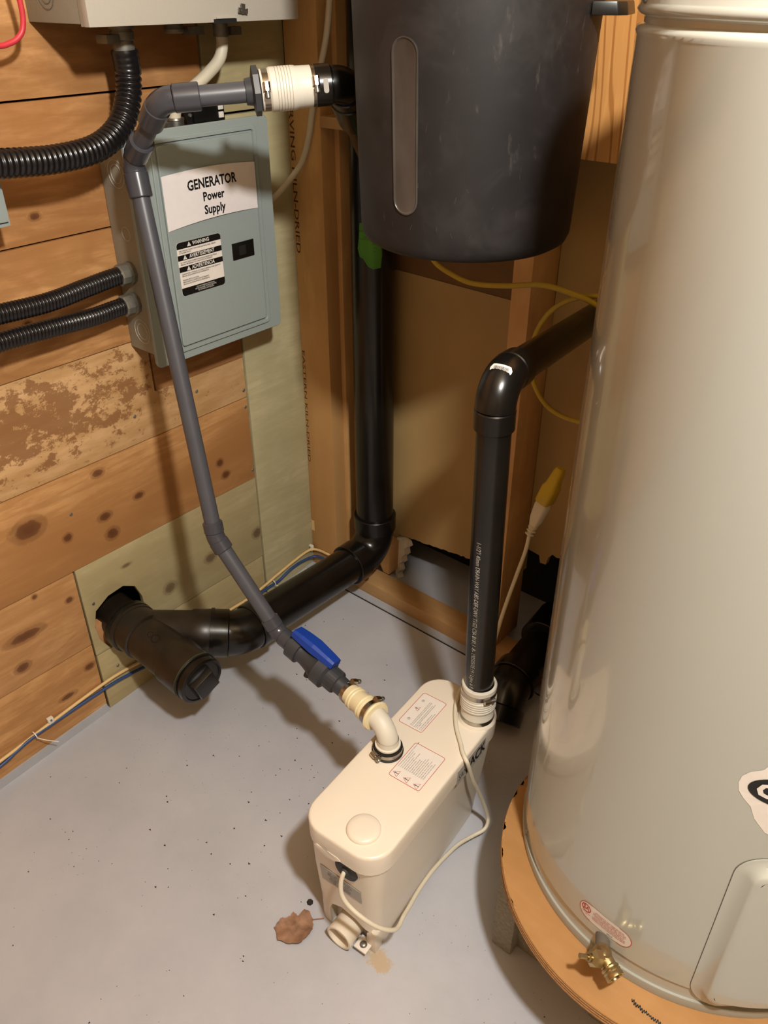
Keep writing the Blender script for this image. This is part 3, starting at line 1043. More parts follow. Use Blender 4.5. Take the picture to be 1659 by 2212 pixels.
sticker(-.062, -.0137, .0645, .146, dict(tri=[(-.050, .107, .0062)], circ=[(-.050, .080), (-.052, .128)], text=[
    (-.0395, .069, 'This unit must be earthed to be in accordance with rules.', .0027), (-.0365, .069, 'Cut off electrical supply before working on the unit inside.', .0027),
    (-.0320, .069, 'Ne pas utiliser cet appareil sans le brancher a la terre.', .0027), (-.0290, .069, 'Couper l alimentation electrique avant toute intervention', .0027), (-.0260, .069, 'sur l appareil.', .0027),
    (-.0215, .069, 'In case of fault call a qualified person.', .0027), (-.0180, .069, 'En cas de panne appeler un professionnel.', .0027)]))
rows = ['ATTENTION: disconnect supply before opening the unit', 'ne pas ouvrir sans couper le courant', 'Unit must be earthed. Do not open',
        'apparecchio sotto tensione', 'Achtung! Vor dem Offnen des Gerates', 'den Netzstecker ziehen', 'Dit apparaat moet geaard zijn', 'Apparaten maste vara jordad',
        'before opening the unit disconnect', 'Antes de abrir el aparato desconectar', 'la corriente electrica del aparato', 'Este aparelho deve ser ligado a terra', 'Desligar antes de abrir a tampa', 'Couper le courant avant ouverture']
sticker(-.011, .048, -.037, .0430, dict(tri=[(-.0005, -.0275, .0072), (.0195, -.0285, .0072), (.0390, -.0295, .0072)], text=[(-.0065 + i * .0036, -.014, r_, .0026) for i, r_ in enumerate(rows)]))
# name strip on the lid side
sd = obj('name_strip', slab([(.040, LZ - .046), (.131, LZ - .046), (.131, LZ - .012), (.040, LZ - .012)], lambda v_, z, h: ml(.0730 + h, v_, z), .0005), 'silver_label', pump, smooth=False)
part_text('name_print', 'PACK', .030, lambda a, b: ml(.0738, a + .098, b + LZ - .030), 'print_black', sd, bold=.03, sx=.82)
part_text('name_print', 'SANI', .020, lambda a, b: ml(.0738, a + .058, b + LZ - .031), 'print_grey', sd, sx=.7)
# rating plate on the front
rp = obj('rating_plate', slab([(-.048, .134), (.031, .128), (.031, .094), (-.048, .092)], lambda u, z, h: ml(u, -.1682 - h - (z - .12) * .102, z), .0006), 'silver_label', pump, smooth=False)
part_text('rating_print', 'SA 120 V - 60 Hz\n400 W  IP44  6.5 A\nMade in France\nSeries  macerator\nCSA  LR 88390', .0062, lambda a, b: ml(a - .010, -.1696 - (b + .112 - .12) * .102, b + .112), 'print_grey', rp, space=.95)

# ================================================================ WHITE DISCHARGE ELBOW ON THE PUMP
eb = ml(-.0386, .0015, LZ)
de = empty('discharge_elbow', eb, 'cream plastic elbow with ribbed sleeve and steel clamps, plugged into the pump lid', 'elbow')
ec = V(eb.x, eb.y, LZ + .056)
end_v = val_end + va * .01
dv_ = (val_end - ec).normalized()
pts = [V(eb.x, eb.y, LZ), V(eb.x, eb.y, LZ + .012)] + arc3(eb, ec, val_end, .032, 12)
fin_ = ec + dv_ * .040
obj('elbow_body', sweep(pts + [fin_], .0172, 40), 'rubber_white', de)
obj('socket_ring', lathe(eb, (0, 0, 1), [(.006, .0175), (.006, .0190), (.016, .0190), (.017, .0212), (.020, .0212), (.021, .0185), (.030, .0180)], 40, caps=False), 'rubber_white', de)
obj('rubber_seal', lathe(eb, (0, 0, 1), [(-.001, .0255), (.003, .0262), (.004, .0235), (.012, .0235), (.014, .0225), (.014, .0185)], 40, caps=False), 'rubber_black', de)
clamp(eb + V(0, 0, .0085), (0, 0, 1), .0237, .0075, V(-.25, -1, 0), de)
obj('flange', lathe(ec + dv_ * .028, dv_, [(0, .0172), (.001, .0245), (.004, .0262), (.006, .0255), (.010, .0215)], 40, caps=False), 'rubber_cream', de)
rs0 = ec + dv_ * .037
Ls = (val_end - rs0).length + .006
rp_ = [(0, .0214), (.010, .0214), (.012, .0205), (.015, .0218), (.0175, .0218), (.019, .0200), (.021, .0216), (.0235, .0216), (.025, .0195)]
k1 = Ls - .020
rp_ += [(k1 - .010, .0190), (k1 - .008, .0204), (k1 - .0055, .0204), (k1 - .004, .0190), (k1 - .002, .0202), (k1 + .0005, .0202), (k1 + .002, .0180), (Ls, .0178), (Ls, .0155)]
obj('ribbed_sleeve', lathe(rs0, dv_, rp_, 44, caps=False), 'rubber_cream', de, angle=28)
clamp(rs0 + dv_ * .005, dv_, .0216, .0080, V(.45, .55, 1.0), de)
clamp(rs0 + dv_ * (Ls - .006), dv_, .0180, .0080, V(.45, .55, 1.0), de)

# ================================================================ VERTICAL 1.5 INCH PIPE
R15, RH15 = .02415, .0300
P0 = V(.7640, -.3655, .300)
P1 = V(.7585, -.3775, .866)
P2 = V(.700, -.0355, .830)
vp = empty('vent_pipe', (P0.x, P0.y, LZ), 'black plastic pipe rising from the pump lid to an elbow beside the water tank', 'pipe')
eg, h1_, h2_ = elbow(P0, P1, P2, R15 + .0035, .0282, .040, .030)
obj('elbow', eg, 'abs_black', vp)
ax0 = (P1 - P0).normalized()
obj('pipe', seg_cyl(P0 - ax0 * .03, h1_ + ax0 * .02, R15, 40), 'abs_black', vp)
P3 = P1 + (P2 - P1).normalized() * .465
obj('pipe', seg_cyl(h2_ - (P2 - P1).normalized() * .02, P3, R15, 40), 'abs_black', vp)
# barcode sticker on the elbow
bc_c = P1 + V(0, 0, 0)
mid = arc3(P0, P1, P2, .040)[7]
nb = V(.18, -.62, .78).normalized()
ub = V(.95, .35, -.20)
ub = (ub - nb * ub.dot(nb)).normalized()
wb2 = nb.cross(ub)
RB = R15 + .0040


def onel(u, v_, h=0.0):
    a = u / RB
    return mid + nb * (RB + h) * cos(a) + ub * (RB + h) * sin(a) + wb2 * v_ - nb * (v_ * v_ * 9)


def curved_slab(w_, h_, r, fn, n=10):
    vs, fs = [], []
    for i in range(n + 1):
        t_ = -w_ / 2 + w_ * i / n
        e_ = max(0, abs(t_) - (w_ / 2 - r))
        hh = h_ / 2 - (r - sqrt(max(0, r * r - e_ * e_)))
        for v_, h in ((-hh, 0), (-hh, .0005), (hh, .0005), (hh, 0)):
            vs.append(fn(t_, v_, h))
    for i in range(n):
        for k in range(4):
            fs.append((i * 4 + k, i * 4 + (k + 1) % 4, (i + 1) * 4 + (k + 1) % 4, (i + 1) * 4 + k))
    return vs, fs


bcs = obj('barcode_sticker', curved_slab(.031, .0135, .005, onel), 'label_white', vp)
bars = []
random.seed(3)
u_ = -.010
while u_ < .010:
    wd = random.choice((.0003, .0005, .0008))
    bars.append(([onel(u_, -.0012, .0007), onel(u_ + wd, -.0012, .0007), onel(u_ + wd, .0036, .0007), onel(u_, .0036, .0007)], [(0, 1, 2, 3)]))
    u_ += wd + random.choice((.0004, .0006))
flat('barcode', merge(*bars), 'print_black', bcs)
# ink-jet print running down the pipe
pd = (P0 - P1).normalized()
face = V(.38, -.92, 0)
face = (V(1.281, -1.223, 0) - V(.745, -.343, 0))
face = face - pd * face.dot(pd)
face.normalize()
side = pd.cross(face)
PT = P1 + pd * .245


def onpipe(u, v_, a0=.52):
    a = a0 - v_ / R15
    return PT + pd * u + (face * cos(a) + side * sin(a)) * (R15 + .0003)


s_sgn = 1 if side.dot(rt) < 0 else -1
part_text('pipe_print', '1-1/2"/ 40mm DRAIN-WAY ABS-DEF-DWV T1G2 CSA B181.1 -R- 190505/05:19 / Ligne # 8 L 1D', .0105,
          lambda u, v_: onpipe(u, v_ * 1.0, .50), 'pipe_print', vp, align='LEFT', sx=.74)
# coupling between pump lid and pipe
ccb = ml(.0425, .1513, LZ)
pc = empty('rubber_coupling', ccb, 'white ribbed rubber sleeve standing on the pump lid round the black pipe', 'coupling')
ca = (P0 - V(ccb.x, ccb.y, LZ)).normalized() if False else ax0
cb0 = V(ccb.x, ccb.y, LZ)
obj('lid_socket', lathe(cb0, (0, 0, 1), [(-.001, .0330), (.002, .0318), (.006, .0290), (.006, .024)], 44, caps=False), 'pump_lid', pc)
prf = [(.004, .0250), (.004, .0285), (.016, .0285), (.017, .0280), (.032, .0280), (.0335, .0298)]
for k in range(5):
    t0 = .0335 + k * .0050
    prf += [(t0, .0302), (t0 + .0014, .0306), (t0 + .0030, .0306), (t0 + .0042, .0298), (t0 + .0048, .0288)]
prf += [(.060, .0300), (.062, .0292), (.073, .0292), (.074, .0292), (.080, .0296), (.082, .0285), (.082, .0248), (.070, .0246)]
obj('sleeve', lathe(cb0, (0, 0, 1), prf, 56, caps=False), 'rubber_white', pc, angle=28)
clamp(cb0 + V(0, 0, .068), (0, 0, 1), .0293, .0085, V(.92, -.55, 0), pc)
obj('steel_band', lathe(cb0 + V(0, 0, .005), (0, 0, 1), [(0, .0286), (0, .0294), (.009, .0294), (.009, .0286)], 48, caps=False), 'steel_clamp', pc)

# ================================================================ WATER TANK
TX, TY, TR = 1.14, -.33, .254


def tk(ang, z, h=0.0):
    a = radians(ang)
    return V(TX + (TR + h) * cos(a), TY + (TR + h) * sin(a), z)


tank = empty('water_heater', (TX, TY, .2), 'tall pale grey water heater tank standing on a round plywood base', 'water heater')
obj('shell', lathe((TX, TY, 0), (0, 0, 1), [(.2015, TR - .006), (.2040, TR - .0025), (.2400, TR - .0025), (.2420, TR), (1.262, TR), (1.2655, TR + .0014), (1.2690, TR), (1.2715, TR - .0045), (1.2755, TR - .0045), (1.2780, TR + .0005), (1.2815, TR + .0020), (1.2850, TR + .0005), (1.286, TR), (1.312, TR), (1.320, TR - .010), (1.330, TR - .06), (1.335, 0)], 128, caps=False), 'tank_enamel', tank, angle=50)
obj('bottom_rim', lathe((TX, TY, 0), (0, 0, 1), [(.2005, TR - .004), (.2005, TR + .0008), (.2150, TR + .0012), (.2162, TR + .0006), (.2165, TR - .003)], 128, caps=False), 'tank_rim', tank, angle=50)
nv = V(0, 0, 0)
rv = tk(-144.1, 1.2905)
rn = V(cos(radians(-144.1)), sin(radians(-144.1)), 0)
obj('rivet', lathe(rv, rn, [(0, .0055), (.0018, .005), (.0030, .0028), (.0032, 0)], 16), 'zinc', tank)
rv2 = tk(-139.5, .204)
rn2 = V(cos(radians(-139.5)), sin(radians(-139.5)), 0)
obj('rivet', lathe(rv2 + V(0, 0, .022), rn2, [(0, .0042), (.0014, .0036), (.0022, 0)], 14), 'zinc', tank)


# embossed access cover on the shell
def patch(uc, zc, w_, h_, r, prof, n=8):
    """uc angle centre in degrees; w_ arc length; prof list of (inset, height)"""
    ls = []
    for ins, hh in prof:
        lp = []
        for u, v_ in rrect(w_ - 2 * ins, h_ - 2 * ins, max(.004, r - ins), n):
            lp.append(tk(uc + degrees_(u / TR), zc + v_, hh))
        ls.append(lp)
    nloop = len(ls[0])
    return ls


def degrees_(a):
    return a * 180 / pi


def cover(uc, zc, w_, h_, r, prof, m, name, parent):
    ls = patch(uc, zc, w_, h_, r, prof)
    n = len(ls[0])
    vs = [p for l in ls for p in l]
    fs = []
    for j in range(len(ls) - 1):
        for i in range(n):
            i2 = (i + 1) % n
            fs.append((j * n + i, j * n + i2, (j + 1) * n + i2, (j + 1) * n + i))
    # fill the flat with vertical strips that follow the curve
    ins, hh = prof[-1]
    poly = rrect(w_ - 2 * ins, h_ - 2 * ins, max(.004, r - ins), 8)
    top = sorted([p for p in poly if p[1] > 0], key=lambda p: p[0])
    bot = sorted([p for p in poly if p[1] <= 0], key=lambda p: p[0])
    k = len(vs)
    xs = []
    N = 40
    W = w_ - 2 * ins
    for i in range(N + 1):
        u = -W / 2 + W * i / N

        def edge(lst):
            for a, b in zip(lst, lst[1:]):
                if a[0] <= u <= b[0] and b[0] - a[0] > 1e-9:
                    return a[1] + (b[1] - a[1]) * (u - a[0]) / (b[0] - a[0])
            return min(lst, key=lambda p: abs(p[0] - u))[1]
        vs.append(tk(uc + degrees_(u / TR), zc + edge(top), hh))
        vs.append(tk(uc + degrees_(u / TR), zc + edge(bot), hh))
    for i in range(N):
        a = k + i * 2
        fs.append((a, a + 2, a + 3, a + 1))
    return obj(name, (vs, fs), m, parent, angle=60)


cover(-49.5, .371, .180, .300, .036, [(0, .0), (0, .0012), (.002, .0016), (.013, .0016), (.0175, .0095), (.020, .0112), (.026, .0115)], 'tank_enamel', 'access_cover', tank)
cl_ = cover(-49.5, .371, .1815, .3015, .036, [(0, .0003), (.0010, .0003)], 'knockout_line', 'cover_seam', tank)


def tanklab(uc, zc, rot=0.0, hh=.0004):
    cr, sr = cos(rot), sin(rot)

    def fn(u, v_, h=0.0):
        a, b = u * cr - v_ * sr, u * sr + v_ * cr
        return tk(uc + degrees_(a / TR), zc + b, hh + h)
    return fn


def strip_face(w_, h_, r, fn, n=24):
    vs, fs = [], []
    for i in range(n + 1):
        t_ = -w_ / 2 + w_ * i / n
        e_ = max(0, abs(t_) - (w_ / 2 - r))
        hh = h_ / 2 - (r - sqrt(max(0, r * r - e_ * e_)))
        vs += [fn(t_, -hh), fn(t_, hh)]
    for i in range(n):
        fs.append((i * 2, i * 2 + 2, i * 2 + 3, i * 2 + 1))
    return vs, fs


fn = tanklab(-96.0, .2755)
cs_ = obj('certification_sticker', strip_face(.078, .032, .016, fn), 'label_white', tank, smooth=False)
fn2 = tanklab(-96.0, .2755, 0, .0007)
prn = [outline(rrect(.078, .032, .0158, 8), .0009, fn2)]
cxs = -.0285
ring = [(cxs + .0075 * cos(k * pi / 12), .003 + .0075 * sin(k * pi / 12)) for k in range(24)]
prn.append(outline(ring, .0016, fn2))
prn.append(text_geo('SA', .0105, lambda a, b: fn2(a + cxs, b + .003), bold=.03, sx=.8))
prn.append(text_geo('CERTIFIED\nUS', .0030, lambda a, b: fn2(a + cxs + .001, b - .0078)))
prn.append(text_geo('HYDROSTATIC TEST PRESSURE 300 PSI\nTHIS WATER HEATER COMPLIES WITH THE\nSTANDARD FOR STORAGE TANK ELECTRIC\nCE CHAUFFE-EAU EST CONFORME AUX\nNORMES POUR CHAUFFE-EAU ELECTRIQUES\nPRESSION D ESSAI HYDROSTATIQUE 300 PSI', .0034, lambda a, b: fn2(a + .0065, b + .001), sx=.72, bold=.0, space=.95))
flat('sticker_print', merge(*prn), 'print_red', cs_)
part_text('sticker_date', '3A.J.F', .0036, lambda a, b: fn2(a + .010, b - .0125), 'print_black', cs_)
# brand badge at the right edge of the picture
fe = tanklab(-64.5, .622)


def ell(a, b, n=40, e=2.0, cx=0, cy=0):
    return [(cx + a * cos(2 * pi * k / n), cy + b * sin(2 * pi * k / n)) for k in range(n)]


def fan(poly, f_, cx=0, cy=0, rings=3):
    n = len(poly)
    vs = [f_(cx, cy)]
    fs = []
    for j in range(1, rings + 1):
        for p in poly:
            vs.append(f_(cx + (p[0] - cx) * j / rings, cy + (p[1] - cy) * j / rings))
    for i in range(n):
        fs.append((0, 1 + i, 1 + (i + 1) % n))
    for j in range(rings - 1):
        for i in range(n):
            fs.append((1 + j * n + i, 1 + (j + 1) * n + i, 1 + (j + 1) * n + (i + 1) % n, 1 + j * n + (i + 1) % n))
    return vs, fs


badge = [(-.0490, .000), (-.0478, .010), (-.0420, .0190), (-.0340, .0245), (-.0310, .0275), (-.024, .045), (-.010, .062), (0, .066), (.010, .062), (.024, .045), (.031, .0275), (.034, .0245), (.042, .019), (.0478, .010), (.049, 0), (.046, -.012), (.040, -.020), (.031, -.027), (.024, -.045), (.010, -.062), (0, -.066), (-.010, -.062), (-.024, -.045), (-.031, -.0290), (-.040, -.020), (-.0465, -.011)]
bd_ = obj('badge', fan(badge, fe), 'label_white', tank, smooth=False)
fe2 = tanklab(-64.5, .622, 0, .0008)
obj('badge_oval', fan(ell(.0400, .0205), fe2), 'print_black', bd_, smooth=False)
fe3 = tanklab(-64.5, .622, 0, .0012)
part_text('badge_letters', 'GSW', .027, lambda a, b: fe3(a, b - .0015), 'label_white', bd_, bold=.045, sx=1.05)

# drain valve
VB = [[1.1149, -0.5984, 0.2526], [1.1277, -0.6086, 0.2555], [1.1475, -0.6183, 0.2518], [1.1219, -0.6231, 0.2625], [1.1125, -0.633, 0.2695]]
dvp = tk(-96.0, .246)
on_ = V(cos(radians(-96.5)), sin(radians(-96.5)), 0)
tn_ = V(on_.y, -on_.x, 0)       # towards picture left
zz = V(0, 0, 1)
dvv = empty('drain_valve', dvp, 'small brass drain valve low on the front of the tank', 'valve')
obj('nipple', seg_cyl(dvp - on_ * .004, V(*VB[1]), .0094, 20), 'nipple_grey', dvv)
vc = V(*VB[1])
od = (V(*VB[2]) - vc).normalized()
sd2 = (V(*VB[4]) - V(*VB[3])).normalized()
obj('valve_body', merge(lathe(vc - (vc - dvp).normalized() * .010, vc - dvp, [(0, .0105), (.003, .0120), (.014, .0120), (.020, .009), (.020, 0)], 20), lathe(vc - od * .004, od, [(0, .0095), (.012, .0105), (.018, .0105), (.020, .0122), (.022, .0122), (.023, .0112), (.025, .0122), (.027, .0112), (.029, .0122), (.033, .0122), (.033, .0090), (.022, .0086), (.022, 0)], 24)), 'brass', dvv, angle=30)
nb0 = V(*VB[3])
obj('bonnet_nut', lathe(nb0 - sd2 * .014, sd2, [(0, .0090), (.004, .0090), (.006, .0118), (.015, .0118), (.017, .0100), (.020, .0075), (.020, 0)], 6), 'brass', dvv, angle=15)
obj('stem', lathe(nb0 + sd2 * .004, sd2, [(0, .0052), (.006, .0052), (.006, .0032), (.018, .0032), (.018, 0)], 16), 'brass', dvv)

# plywood base
PX, PY, PR = 1.141, -.386, .2576
pb = obj('tank_base', lathe((PX, PY, 0), (0, 0, 1), [(.1795, 0), (.1795, PR - .001), (.1805, PR), (.1990, PR), (.2000, PR - .001), (.2000, 0)], 120, caps=False), 'varnished_ply', None, color=(1, .97, .93), label='round varnished plywood base board under the water tank, on concrete blocks', cat='board')
obj('ply_edge', merge(*[lathe((PX, PY, z_), (0, 0, 1), [(0, PR - .001), (0, PR + .0006), (.0016, PR + .0006), (.0016, PR - .001)], 120, caps=False) for z_ in (.1830, .1885, .1940)]), 'edge_ply', pb)
# chipped veneer and a scribbled line on the base board
chips = []
random.seed(11)
for k in range(26):
    a = radians(random.uniform(178, 232))
    L = random.uniform(.008, .022)
    a2 = a + L / PR
    wd = random.uniform(.002, .006)
    chips.append(([V(PX + (PR - .0008) * cos(x_), PY + (PR - .0008) * sin(x_), .2004) for x_ in (a, a + (a2 - a) * .5, a2)] + [V(PX + (PR - wd) * cos(a + (a2 - a) * .6), PY + (PR - wd) * sin(a + (a2 - a) * .6), .2004)], [(0, 1, 2, 3)]))
flat('chipped_edge', merge(*chips), 'edge_ply', pb)['kind'] = 'stuff'
scr = []
prev = None
for k in range(34):
    a = radians(-81.02 + k * 0.3718)
    rr_ = 0.2205 + 0.0170 * k / 34 + (.0032 if k % 2 else -.0020) * (0.4 + random.random())
    p = V(PX + rr_ * cos(a), PY + rr_ * sin(a), .2005)
    if prev is not None:
        d_ = (p - prev).normalized().cross(zz) * .0006
        scr.append(([prev - d_, prev + d_, p + d_, p - d_], [(0, 1, 2, 3)]))
    prev = p
flat('pencil_scribble', merge(*scr), 'print_black', pb)


def block(x0, y0, lbl):
    e = empty('concrete_block', (x0 + .195, y0 + .095, zf(y0)), lbl, 'block')
    z0, z1 = -.001, .1790
    wdt, dep = .39, .19
    gs = []
    for a0, a1 in ((0, .036), (.177, .213), (.354, .39)):
        gs.append(prism([(x0 + a0, y0), (x0 + a1, y0), (x0 + a1, y0 + dep), (x0 + a0, y0 + dep)], lambda x, y: V(x, y, zf(y) + .0005), lambda x, y: V(x, y, z1)))
    for g_ in gs:
        obj('block_web', g_, 'concrete', e, bevel=.003)
    e['group'] = 'concrete blocks under the water tank'
    shell = prism([(x0 + .005, y0 + .020), (x0 + wdt - .005, y0 + .020), (x0 + wdt - .005, y0 + dep - .020), (x0 + .005, y0 + dep - .020)], lambda x, y: V(x, y, zf(y) + .0005), lambda x, y: V(x, y, z1 - .001))
    obj('block_face', shell, 'concrete', e, bevel=.002)
    return e


block(.934, -.537, 'rough grey concrete block under the front left of the plywood base')
block(.960, -.300, 'grey concrete block under the back of the plywood base, behind the front block')

# ================================================================ BLACK BIN
BX, BY = .600, -.240
bn = empty('bin', (BX, BY, 1.0), 'round black plastic bin with a clear level window, hanging above the pipes', 'bin')
ZB = .994
prf = [(ZB, 0), (ZB, .118), (ZB + .002, .132), (ZB + .008, .1415), (ZB + .018, .1455), (ZB + .030, .1462), (1.275, .1545), (1.60, .163), (1.60, .158), (1.05, .142)]
obj('bin_body', lathe((BX, BY, 0), (0, 0, 1), prf, 96, caps=False), 'bin_black', bn, angle=60)


def bp(ang, z, h=0.0):
    r = .1462 + (z - 1.024) * (.1545 - .1462) / (1.275 - 1.024) + h
    a = radians(ang)
    return V(BX + r * cos(a), BY + r * sin(a), z)


WA, WZ = -86.0, 1.151
ws = []
for ins, hh in [(0, .0002), (0.0, .0022), (.0014, .0026), (.0022, .0014), (.0040, .0010)]:
    ws.append([bp(WA + degrees_(u / .15), WZ + v_, hh) for u, v_ in rrect(.036 - 2 * ins, .196 - 2 * ins, .0179 - ins, 10)])
# camera-side angle of the window is set by where it stands on the drum
obj('level_window', loops(ws, False, True), 'clear_strip', bn, angle=50)
hd = radians(18)
hc = V(BX + .150 * cos(hd), BY + .150 * sin(hd), 1.278)
hn = V(cos(hd), sin(hd), 0)
ht_ = V(-sin(hd), cos(hd), 0)
obj('handle', merge(prism([(-.045, 0), (.045, 0), (.040, .030), (.028, .040), (-.028, .040), (-.040, .030)], lambda a, b: hc + ht_ * a + hn * b - V(0, 0, .010), lambda a, b: hc + ht_ * a + hn * b * .92 + V(0, 0, .004)),), 'plastic_black', bn, bevel=.002)
obj('mounting_bracket', box(.57, .63, -.105, -.0215, 1.30, 1.34), 'plastic_black', bn, smooth=False)
random.seed(5)
for k in range(9):
    a = random.uniform(-95, -40)
    z_ = random.uniform(1.02, 1.09)
    da, dz_ = random.uniform(-1.2, 1.2), random.uniform(.002, .008)
    flat('scratch', ([bp(a, z_, .0004), bp(a + .15, z_, .0004), bp(a + da + .15, z_ + dz_, .0004), bp(a + da, z_ + dz_, .0004)], [(0, 1, 2, 3)]), 'print_grey', bn)

# ================================================================ GENERATOR PANEL
gpn = empty('electrical_panel', (.05, -.295, .74), 'grey-green electrical panel with a GENERATOR paper sign, screwed to the board wall', 'electrical panel')
obj('enclosure', box(.0015, .092, -.430, -.160, .737, 1.088), 'panel_side', gpn, bevel=.001)
gy0, gy1, gz0, gz1 = -.446, -.144, .722, 1.105


def gx(y, z, h=0):
    return V(.1000 + h, y, z)


gcx, gcz = (gy0 + gy1) / 2, (gz0 + gz1) / 2


def gloop(w_, h_, r, x_, dy=0, dz_=0):
    return [V(x_, gcx + u + dy, gcz + v_ + dz_) for u, v_ in rrect(w_, h_, r, 5)]


obj('cover', loops([gloop(.300, .381, .010, .0925), gloop(.3020, .383, .011, .0965), gloop(.3015, .3825, .0105, .0985), gloop(.2990, .380, .010, .0998)]), 'panel_green', gpn, angle=30)
# raised rim round the door opening, then the recessed door
dyc, dzc = (-.400 - .176) / 2 - gcx, (.738 + 1.092) / 2 - gcz
dw, dh = .224, .354
obj('door_frame', loops([gloop(dw, dh, .008, .0990, dyc, dzc), gloop(dw, dh, .008, .1028, dyc, dzc), gloop(dw - .002, dh - .002, .0075, .1036, dyc, dzc), gloop(dw - .012, dh - .012, .006, .1036, dyc, dzc), gloop(dw - .014, dh - .014, .006, .1005, dyc, dzc)], False, False), 'panel_green', gpn, angle=30)
dr = obj('door', loops([gloop(dw - .022, dh - .022, .004, .0985, dyc, dzc), gloop(dw - .022, dh - .022, .004, .1040, dyc, dzc), gloop(dw - .024, dh - .024, .004, .1050, dyc, dzc)]), 'panel_green', gpn, angle=30)
# latch
lx = .1052
lt = obj('latch', slab([(-.257, .8745), (-.206, .8745), (-.206, .904), (-.257, .904)], lambda y, z, h: V(.1048 + h, y, z), .0022), 'plastic_black', dr, bevel=.0008)
obj('latch_slot', slab([(-.243, .881), (-.227, .881), (-.227, .898), (-.243, .898)], lambda y, z, h: V(.1071 + h, y, z), .0010), 'rubber_black', lt, smooth=False)


# warning sticker
def dface(h):
    return lambda u, v_: V(.1052 + h, u, v_)


wy0, wy1, wz0, wz1 = -.377, -.281, .838, .929
wc = ((wy0 + wy1) / 2, (wz0 + wz1) / 2)
wl_ = obj('warning_label', slab([(wc[0] + u, wc[1] + v_) for u, v_ in rrect(wy1 - wy0, wz1 - wz0, .005, 4)], lambda y, z, h: V(.1049 + h, y, z), .0005), 'label_white', dr, smooth=False)
H_ = wz1 - wz0


def bandr(z0, z1, rt_=False, rb_=False):
    if rt_:
        r = .005
        return poly_face([(wy0, z0), (wy1, z0), (wy1, z1 - r), (wy1 - .0015, z1 - .0015), (wy1 - r, z1), (wy0 + r, z1), (wy0 + .0015, z1 - .0015), (wy0, z1 - r)], dface(.0006))
    if rb_:
        r = .005
        return poly_face([(wy0, z1), (wy1, z1), (wy1, z0 + r), (wy1 - .0015, z0 + .0015), (wy1 - r, z0), (wy0 + r, z0), (wy0 + .0015, z0 + .0015), (wy0, z0 + r)], dface(.0006))
    return poly_face([(wy0, z0), (wy1, z0), (wy1, z1), (wy0, z1)], dface(.0006))


zt = wz1
flat('label_bands', merge(bandr(zt - .011, zt, True), bandr(zt - .0305, zt - .0215), bandr(zt - .0500, zt - .0410), bandr(wz0, wz0 + .0135, False, True)), 'print_black', wl_)
wt = []
tg = []
for zc, wd in ((zt - .0056, 'WARNING'), (zt - .0260, 'AVERTISSEMENT'), (zt - .0455, 'ADVERTENCIA')):
    sz = .0088
    wt.append(text_geo(wd, sz, lambda a, b, zc=zc: dface(.0009)(a + wc[0] + .004, b + zc), bold=.015, sx=.86))
    hw = {'WARNING': .0215, 'AVERTISSEMENT': .0330, 'ADVERTENCIA': .0280}[wd]
    tu = wc[0] + .002 - hw - .002
    tg.append(poly_face([(tu - .0042, zc - .0034), (tu + .0042, zc - .0034), (tu, zc + .0040)], dface(.0008)))
wt.append(text_geo('DO NOT REMOVE THIS PANEL\nNE PAS ENLEVER CETTE ETIQUETTE\nNO RETIRAR LA ETIQUETA', .0033, lambda a, b: dface(.0009)(a + wc[0] + .004, b + wz0 + .0068), sx=.9))
flat('label_headings', merge(*wt), 'print_white', wl_)
for g_ in tg:
    flat('warning_triangle', g_, 'print_white', wl_)
wk = []
for zc, wd in ((zt - .0163, 'FEED-THROUGH CONDUCTORS IN MAIN ELECTRICAL PANEL, OPERATE\nBY TRANSFER SWITCH.'), (zt - .0358, 'LES CONDUCTEURS D\'ALIMENTATION DANS LE PANNEAU ELECTRIQUE\nPRINCIPAL PROVIENNENT DU COMMUTATEUR DE TRANSFERT.'),
               (zt - .0555, 'ALIMENTACION A TRAVES DE LOS CONDUCTORES EN EL PANEL ELECTRICO\nPRINCIPAL EN EL INTERRUPTOR DE TRANSFERENCIA.'), (zt - .0675, 'TRANSFER SWITCH LOCATION:\nEMPLACEMENT DU COMMUTATEUR DE TRANSFERT:\nUBICACION DEL INTERRUPTOR DE TRANSFERENCIA:')):
    wk.append(text_geo(wd, .0034, lambda a, b, zc=zc: dface(.0009)(a + wy0 + .004, b + zc), align='LEFT', sx=.72))
for tu, zc in ((wc[0] - .0215, zt - .0056), (wc[0] - .0330, zt - .0260), (wc[0] - .0280, zt - .0455)):
    wk.append(text_geo('!', .0058, lambda a, b, zc=zc, tu=tu: dface(.0010)(a + tu, b + zc - .0008), bold=.02))
flat('label_print', merge(*wk), 'print_black', wl_)
# knockouts on the side
for z_ in (1.040, .745 + .030):
    for r1 in (.0225, .0150):
        obj('knockout', lathe((.045, -.4302, z_), (0, -1, 0), [(0, r1), (.0008, r1 - .0002), (.0008, r1 - .0012), (0, r1 - .0014)], 32, caps=False), 'box_grey' if r1 > .02 else 'box_grey', gpn)
obj('knockout', lathe((.045, -.4302, .945), (0, -1, 0), [(0, .012), (.0006, .0118), (.0006, .0108), (0, .0106)], 28, caps=False), 'box_grey', gpn)

